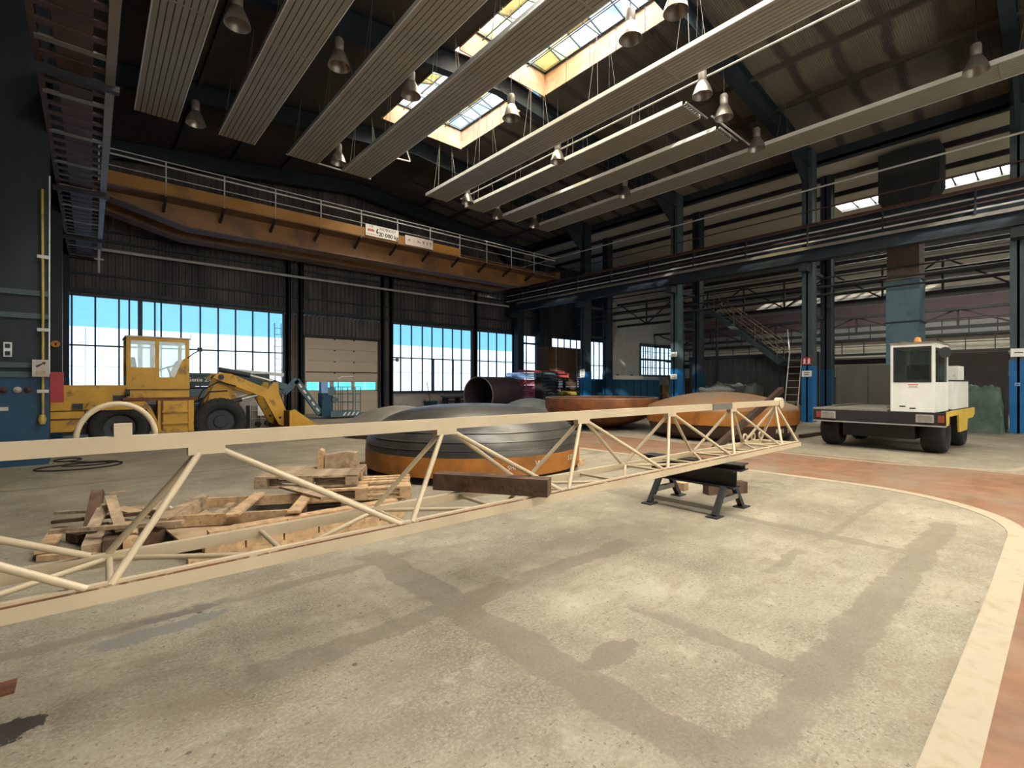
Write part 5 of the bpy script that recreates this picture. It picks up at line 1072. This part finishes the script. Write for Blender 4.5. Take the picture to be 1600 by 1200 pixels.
for bi_, (x0, x1, z0, z1, m, lab) in enumerate(((23.1, 26.6, 2.68, 4.10, wood3, 'upper brown timber bundle in the rack before the aisle window'), (23.1, 26.6, 1.37, 2.68, wood3, 'middle brown timber bundle in the rack'), (25.0, 26.6, 0.0, 1.37, wood3, 'lowest timber bundle in the rack'), (23.1, 23.95, 0.0, 1.36, wood2, 'paler short timber bundle behind the yellow crate'), (24.0, 24.95, 0.0, 1.36, wood3, 'small tied timber bundle behind the yellow crate'))):
    t = thing('timber_bundle', lab, 'timber', ((x0 + x1) / 2, 23.2, z0), 0, 'timber bundles by the gable')
    n_ = max(5, int((z1 - z0) / 0.125)); dz = (z1 - z0) / n_
    pm = B(0, x1 - x0, 0, 1.1, 0, dz - 0.018).mesh('board', m)
    for k in range(n_):
        o = put(pm, 'board', t, False, (-(x1 - x0) / 2 + random.uniform(-.02, .02), -0.55 + random.uniform(-.02, .02), k * dz))
    for x in (-(x1 - x0) * 0.3, (x1 - x0) * 0.3): B(x - 0.02, x + 0.02, -0.59, 0.57, 0.0, z1 - z0 - 0.02).build('strap', galv, t, world=False)
# blue cupboards along the partition
for k in range(5):
    x = 22.95 + k * 1.62
    t = thing('blue_cupboard', 'low blue steel cupboard along the partition, %s from the timber' % ordn[k], 'cupboard', (x + 0.8, 19.5, 0), 0, 'row of blue cupboards')
    B(x, x + 1.6, 19.2, 19.85, 0, 1.80).build('body', dblue, t)
    for a in (0.03, 0.82): B(x + a, x + a + 0.75, 19.17, 19.2, 0.1, 1.72).build('door', dblue, t)
tag(B(22.9, 31.1, 19.12, 19.9, 1.80, 1.87).build('bench_top', blue), 'long blue top over the row of blue cupboards', 'bench top')
t = thing('cast_block', 'long pale slab lying on the blue bench top', 'slab', (27.2, 19.5, 1.87)); B(25.4, 29.0, 19.25, 19.7, 1.87, 2.12).build('body', creamwall, t)
for x in (26.3, 27.9): B(x, x + 0.12, 19.4, 19.5, 2.12, 2.2).build('lifting_lug', dark, t)
tag(MB().box(31.3, 32.2, 19.1, 19.8, 0, 0.3).box(31.35, 32.1, 19.1, 19.8, 0.36, 0.8).box(31.3, 32.2, 19.15, 19.8, 0.86, 1.5).build('sheet_stack', wood3), 'dark stack of boards at the end of the blue cupboards', 'boards')

# ------------------------------------------------------------------ tarpaulins, container, stairs, ladder
from mathutils import noise as MN
def tarp(name, label, x0, x1, y0, y1, h, m, seed, parts=('cover',)):
    t = thing(name, label, 'tarpaulin', ((x0 + x1) / 2, (y0 + y1) / 2, 0)); n = 26; vs = []; f = []
    for i in range(n + 1):
        for j in range(n + 1):
            a, b_ = i / n * 2 - 1, j / n * 2 - 1
            k = max(abs(a), abs(b_)); q = max(0.0, 1 - max(0, (k - 0.72) / 0.28) ** 1.5)
            pz = MN.noise(V((a * 2.2 + seed, b_ * 2.2, seed))) * 0.22 + abs(MN.noise(V((a * 5 + seed, b_ * 5, 3)))) * 0.16 - 0.10
            z = max(0.0, h * q * (1 + pz)) if k < 0.999 else 0.0
            sx_ = MN.noise(V((a * 4, b_ * 4, z * 3 + seed))) * 0.09
            sc = 1.0 if k < 0.72 else (0.80 + 0.2 * 0) + 0.2 * (0.72 / k) if False else 1.0
            cx_, cy_ = (x0 + x1) / 2, (y0 + y1) / 2
            g = 0.86 if k > 0.72 else 0.86 * k / 0.72 / max(k, 1e-6) * 1.0
            aa, bb = (a / k * 0.86 * min(1, k / 0.72) if k > 0 else 0), (b_ / k * 0.86 * min(1, k / 0.72) if k > 0 else 0)
            if k > 0.72: ex = 1 + 0.16 * (k - 0.72) / 0.28; aa *= ex; bb *= ex
            vs.append((cx_ + (aa + sx_) * (x1 - x0) / 2, cy_ + (bb + sx_ * 0.7) * (y1 - y0) / 2, z))
    for i in range(n):
        for j in range(n): a = i * (n + 1) + j; f.append((a, a + n + 1, a + n + 2, a + 1))
    MB().add(vs, f).build('cover', m, t, True)
    MB().tube([(x0 + 0.08 * (x1 - x0), y0 + 0.2, h * 0.35), (x0 + 0.05 * (x1 - x0), (y0 + y1) / 2, h * 0.37), (x0 + 0.08 * (x1 - x0), y1 - 0.2, h * 0.35)], 0.012, 6).build('tie_rope', dark, t)
    return t
tarp('tarpaulin_heap', 'grey tarpaulin covered heap behind the orange dome', 23.2, 25.6, 9.7, 12.35, 1.55, tarpm, 2.0)
tarp('tarpaulin_bundle', 'green tarpaulin wrapped bundle beside the blue column foot', 21.2, 22.7, 1.2, 2.5, 1.45, greentarp, 5.3)
tarp('tarpaulin_heap', 'small dark tarpaulin heap at the ladder foot', 21.8, 23.2, 7.3, 8.5, 0.75, tarpm, 8.1)
t = thing('storage_container', 'dark corrugated storage container in the aisle behind the tarpaulin', 'container', (27.2, 11.2, 0))
B(26.08, 28.4, 7.6, 14.2, 0.05, 3.05).build('body', olive if False else brownwall, t)
corr(7.65, 14.15, 0.2, 2.9, 26.07, 0.05, 0.3, 'y').build('corrugated_side', mat('container_grey', (0.060, 0.062, 0.062), 0.7, var=0.2), t)
for z in (0.1, 3.0): B(26.0, 26.1, 7.6, 14.2, z - 0.1, z + 0.1).build('rail', dark, t)
B(26.0, 26.06, 8.1, 8.9, 0.1, 2.7).build('side_door', duct_brown, t)
tag(B(23.6, 23.7, 1.2, 3.3, 0, 2.7).build('recess_sheet', brownwall), 'dark brown sheet added to stand in for the dark recess behind the green bundle', 'dark sheet')  # dark sheet added in place of a shaded recess
# stair
t = thing('steel_staircase', 'grey green steel staircase coming down from the aisle gallery', 'staircase', (25.4, 10.5, 0))
Ya, Za, Yb, Zb = 12.4, 5.44, 8.9, 2.55
for x in (25.0, 25.9): MB().bar((x, Ya, Za), (x, Yb, Zb), 0.05, 0.24).build('stringer', teal, t)
for k in range(13):
    q = (k + 0.5) / 13; B(25.02, 25.88, Ya + (Yb - Ya) * q - 0.11, Ya + (Yb - Ya) * q + 0.11, Za + (Zb - Za) * q, Za + (Zb - Za) * q + 0.03).build('tread', dark, t)
for x in (25.0, 25.9):
    for h in (0.55, 1.0): MB().cyl((x, Ya, Za + h), (x, Yb, Zb + h), 0.022, 8).build('handrail', stair_rust, t)
    for q in (0.05, 0.35, 0.65, 0.95): y = Ya + (Yb - Ya) * q; z = Za + (Zb - Za) * q; MB().cyl((x, y, z), (x, y, z + 1.0), 0.02, 8).build('rail_post', stair_rust, t)
B(24.7, 26.0, Ya, 14.6, Za - 0.12, Za + 0.02).build('landing', teal, t); B(24.95, 26.0, 7.8, Yb + 0.1, Zb - 0.1, Zb + 0.02).build('lower_landing', dark, t)
for x, y, z in ((25.0, 7.85, Zb), (25.9, 7.85, Zb), (25.0, 8.95, Zb), (25.9, 8.95, Zb), (25.9, 14.5, Za), (25.9, 12.5, Za), (24.9, 14.5, Za)): B(x - 0.04, x + 0.04, y - 0.04, y + 0.04, 0, z - 0.1).build('support_post', navy, t)
t = thing('metal_ladder', 'thin grey metal ladder leaning beside the column with the red sign', 'ladder', (21.7, 7.5, 0))
LA = [((21.62, 7.12, 0), (22.35, 7.14, 2.9), (22.55, 7.05, 3.5)), ((21.62, 7.62, 0), (22.35, 7.62, 2.9), (22.5, 7.75, 3.9))]
for a in LA: MB().tube(a, 0.022, 8).build('rail', galv, t, True)
for k in range(10):
    z = 0.25 + k * 0.29; x = 21.62 + 0.73 * z / 2.9; MB().cyl((x, 7.12, z), (x, 7.62, z), 0.014, 6).build('rung', galv, t)
t = thing('wall_ladder', 'narrow dark ladder standing against the gable window', 'ladder', (7.0, 25.3, 0))
for x in (6.78, 7.08): MB().cyl((x, 25.25, 0), (x, 25.42, 4.55), 0.018, 6).build('rail', teal, t)
for k in range(14): z = 0.4 + k * 0.3; MB().cyl((6.78, 25.25 + z * 0.037, z), (7.08, 25.25 + z * 0.037, z), 0.012, 6).build('rung', teal, t)

# ------------------------------------------------------------------ signs, pipes and small fittings
def plate(lab, y0, y1, z0, z1, m, lines=2, x=21.975, th=0.012):
    o = tag(B(x - th, x, y0, y1, z0, z1).build('wall_sign', m), lab, 'sign')
    for k in range(lines):
        z = z1 - (z1 - z0) * (k + 1) / (lines + 1); B(x - th - 0.003, x - th, y0 + (y1 - y0) * (0.22 + 0.06 * k), y1 - (y1 - y0) * 0.22, z - 0.014, z + 0.014).build('print_line', ink, o)
    return o
plate('white notice on the blue foot of the column with the red sign', 6.67, 7.03, 1.86, 2.10, signwhite)
o = plate('red pictogram sign on the column beside the ladder', 6.67, 7.03, 2.34, 2.66, red, 0)
for y in (6.77, 6.93):
    MB().cyl((21.96, y, 2.58), (21.952, y, 2.58), 0.03, 10).build('pictogram', signwhite, o)
    MB().prism([(y - 0.05, 2.38), (y - 0.02, 2.38), (y, 2.44), (y + 0.02, 2.38), (y + 0.05, 2.38), (y + 0.025, 2.46), (y + 0.05, 2.54), (y - 0.05, 2.54), (y - 0.025, 2.46)], 21.953, 21.961, 'x').build('pictogram', signwhite, o)
plate('white notice high on the column beside the green bundle', 0.72, 1.07, 2.42, 2.68, signwhite, 1)
o = plate('small blue label with a dark dot low on the column by the green bundle', 0.86, 0.98, 1.50, 1.60, paleblue, 1)
plate('upper white notice on the column beside the orange dome', 12.62, 12.98, 2.92, 3.16, signwhite, 1)
plate('lower white notice on the column beside the orange dome', 12.62, 12.98, 1.80, 2.05, signwhite, 2)
plate('white notice on the column before the timber rack', 18.57, 18.93, 1.95, 2.45, signwhite, 3)
# fittings on the dark column
t = thing('gas_pipe', 'vertical yellow gas pipe with a valve on the dark column', 'pipe', (-0.69, 12.94, 0.7))
MB().tube([(-0.70, 12.89, 5.3), (-0.69, 12.89, 3.0), (-0.69, 12.89, 0.95)], 0.022, 10).build('pipe', yellowpipe, t, True)
MB().lathe([(0, -0.1), (0.04, -0.09), (0.065, 0), (0.04, 0.09), (0, 0.1)], 14, Matrix.Translation((-0.70, 12.89, 0.88))).build('valve', yellowpipe, t, True)
for z in (1.42, 2.6, 4.0): B(-0.77, -0.61, 12.86, 12.99, z - 0.03, z + 0.03).build('clip', lightpipe, t)
tag(MB().tube([(-0.60, 12.96, 5.6), (-0.605, 12.95, 3.4), (-0.605, 12.95, 1.75)], 0.013, 8).build('cable_conduit', whitecable), 'thin white conduit beside the yellow gas pipe', 'conduit')
t = thing('switch_box', 'pale electric box with arrow symbol on the yellow gas pipe column', 'switch box', (-0.70, 12.88, 1.86))
B(-0.83, -0.60, 12.76, 12.86, 1.70, 2.02).build('case', plaster, t)
MB().prism([(-0.79, 1.90), (-0.76, 1.87), (-0.68, 1.94), (-0.66, 1.92), (-0.64, 1.98), (-0.70, 1.98), (-0.69, 1.96)], 12.752, 12.76).build('arrow_symbol', redbrown, t); B(-0.78, -0.65, 12.752, 12.76, 1.73, 1.81).build('label', wood2, t)
t = thing('wall_switch', 'small pale two part switch on the dark navy column', 'switch', (-1.16, 12.97, 2.2))
B(-1.22, -1.11, 12.94, 12.99, 2.07, 2.34).build('plate', whitecable, t)
for z in (2.13, 2.27): B(-1.20, -1.13, 12.93, 12.94, z - 0.04, z + 0.04).build('rocker', dark, t)
for k, x in enumerate((-1.22, -1.04, -0.90)): tag(MB().lathe([(0, 0), (0.05, 0), (0.06, 0.03), (0.03, 0.07), (0, 0.08)], 14, Matrix.Translation((x, 13.0, 1.45)) @ Matrix.Rotation(R(90), 4, 'X')).build('socket_outlet', redbrown if k != 1 else plaster, smooth=True), ['dull round socket nearest the frame edge on the blue column foot', 'pale round socket in the middle of the blue column foot', 'dull round socket next to the gas pipe'][k], 'socket')
tag(B(-1.30, -1.16, 12.96, 13.0, 1.06, 1.13).build('name_plate', plaster), 'small pale plate on the blue column foot at the frame edge', 'plate')
t = thing('fire_panel', 'plain red fire panel fixed beside the gas pipe column', 'fire panel', (-0.51, 13.28, 1.19)); B(-0.61, -0.41, 13.22, 13.34, 1.19, 1.80).build('cabinet', red, t); B(-0.60, -0.42, 13.21, 13.22, 1.21, 1.78).build('door', red, t)
t = thing('flood_lamp', 'small round amber flood lamp on the column above the red panel', 'lamp', (-0.75, 18.9, 2.7))
MB().lathe([(0.0, 0.10), (0.05, 0.09), (0.10, 0.0), (0.09, 0.0), (0.0, 0.03)], 18, Matrix.Translation((-0.75, 18.85, 2.7)) @ Matrix.Rotation(R(110), 4, 'X') @ Matrix.Rotation(R(180), 4, 'X')).build('reflector', amber, t, True); B(-0.77, -0.73, 18.86, 18.96, 2.66, 2.80).build('arm', dark, t)
t = thing('flood_lamp', 'small flood lamp on the gable post right of the door', 'lamp', (13.2, 25.2, 2.95)); MB().lathe([(0.0, 0.12), (0.07, 0.1), (0.12, 0.0), (0, 0.0)], 16, Matrix.Translation((13.25, 25.15, 2.95)) @ Matrix.Rotation(R(90), 4, 'X')).build('reflector', alu, t, True); B(13.05, 13.25, 25.2, 25.24, 2.92, 2.98).build('arm', dark, t)
t = thing('pipe_lamp', 'bright hanging tube lamp at the end of the dark runway', 'lamp', (0.25, 24.2, 5.2)); MB().cyl((0.22, 22.8, 5.55), (0.22, 22.8, 6.4), 0.035, 8).build('stem', lightpipe, t); B(0.1, 0.36, 22.78, 22.82, 6.02, 6.07).build('cross_arm', lightpipe, t)
# cable on the floor
def loop(cx, cy, rx, ry, n=40, ph=0.0, turns=1.0): return [(cx + rx * math.cos(ph + 2 * math.pi * turns * k / n) * (1 + 0.06 * math.sin(5 * k / n)), cy + ry * math.sin(ph + 2 * math.pi * turns * k / n), 0.015 + 0.012 * (k % 2) * 0) for k in range(n + 1)]
tag(MB().tube(loop(-0.12, 12.15, 0.62, 0.42, 44, 0.3, 1.0) + loop(0.0, 12.45, 0.40, 0.25, 34, 0.3, 0.9) + [(-0.3, 12.95, 0.02)] + loop(-0.35, 13.35, 0.2, 0.25, 40, 0, 2.2), 0.013, 6).build('floor_cable', black, smooth=True), 'black cable lying in loose loops beside the blue column foot', 'cable')
# things under the gable windows
t = thing('blue_tub', 'small dark blue tub under the second gable window', 'tub', (15.4, 25.0, 0)); MB().prism([(15.1, 0.0), (15.6, 0.0), (15.68, 0.5), (15.02, 0.5)], 24.7, 25.2).build('body', dblue, t); B(15.0, 15.7, 24.68, 25.22, 0.48, 0.53).build('rim', dblue, t)
tag(MB().cyl((15.35, 25.0, 0.5), (15.30, 25.3, 1.7), 0.02, 8).build('broom_handle', dark), 'thin stick leaning from the blue tub to the window sill', 'stick')
t = thing('conveyor_frame', 'low dark frame of bars under the second window beside the pipe', 'frame', (17.1, 24.6, 0))
for z in (0.25, 0.5, 0.7): MB().bar((16.1, 24.5, z), (18.2, 24.5, z + 0.03), 0.12, 0.07).build('bar', dark, t)
for x in (16.2, 17.1, 18.1): B(x - 0.05, x + 0.05, 24.4, 24.9, 0, 0.75).build('leg', dark, t)
tag(MB().bar((16.1, 24.8, 0.8), (18.0, 24.8, 0.82), 0.5, 0.08).build('steel_plate', liftteal), 'grey plate lying on the dark frame under the window', 'steel plate')
t = thing('hanging_bracket', 'pale triangular bracket hanging under the rafter at the skylight end', 'bracket', (9.9, 18.3, 11.6))
for a, b_ in (((9.3, 18.4, 11.55), (9.3, 18.4, 11.0)), ((9.3, 18.4, 11.55), (10.1, 18.4, 11.45)), ((9.3, 18.4, 11.0), (10.3, 18.4, 11.1)), ((10.1, 18.4, 11.6), (10.3, 18.4, 11.1)), ((9.3, 18.4, 11.0), (8.7, 18.4, 11.5)), ((9.3, 18.4, 11.5), (9.3, 18.72, 11.5)), ((10.1, 18.4, 11.55), (10.1, 18.72, 11.55))):
    MB().bar(a, b_, 0.05, 0.05).build('bar', lightpipe, t)
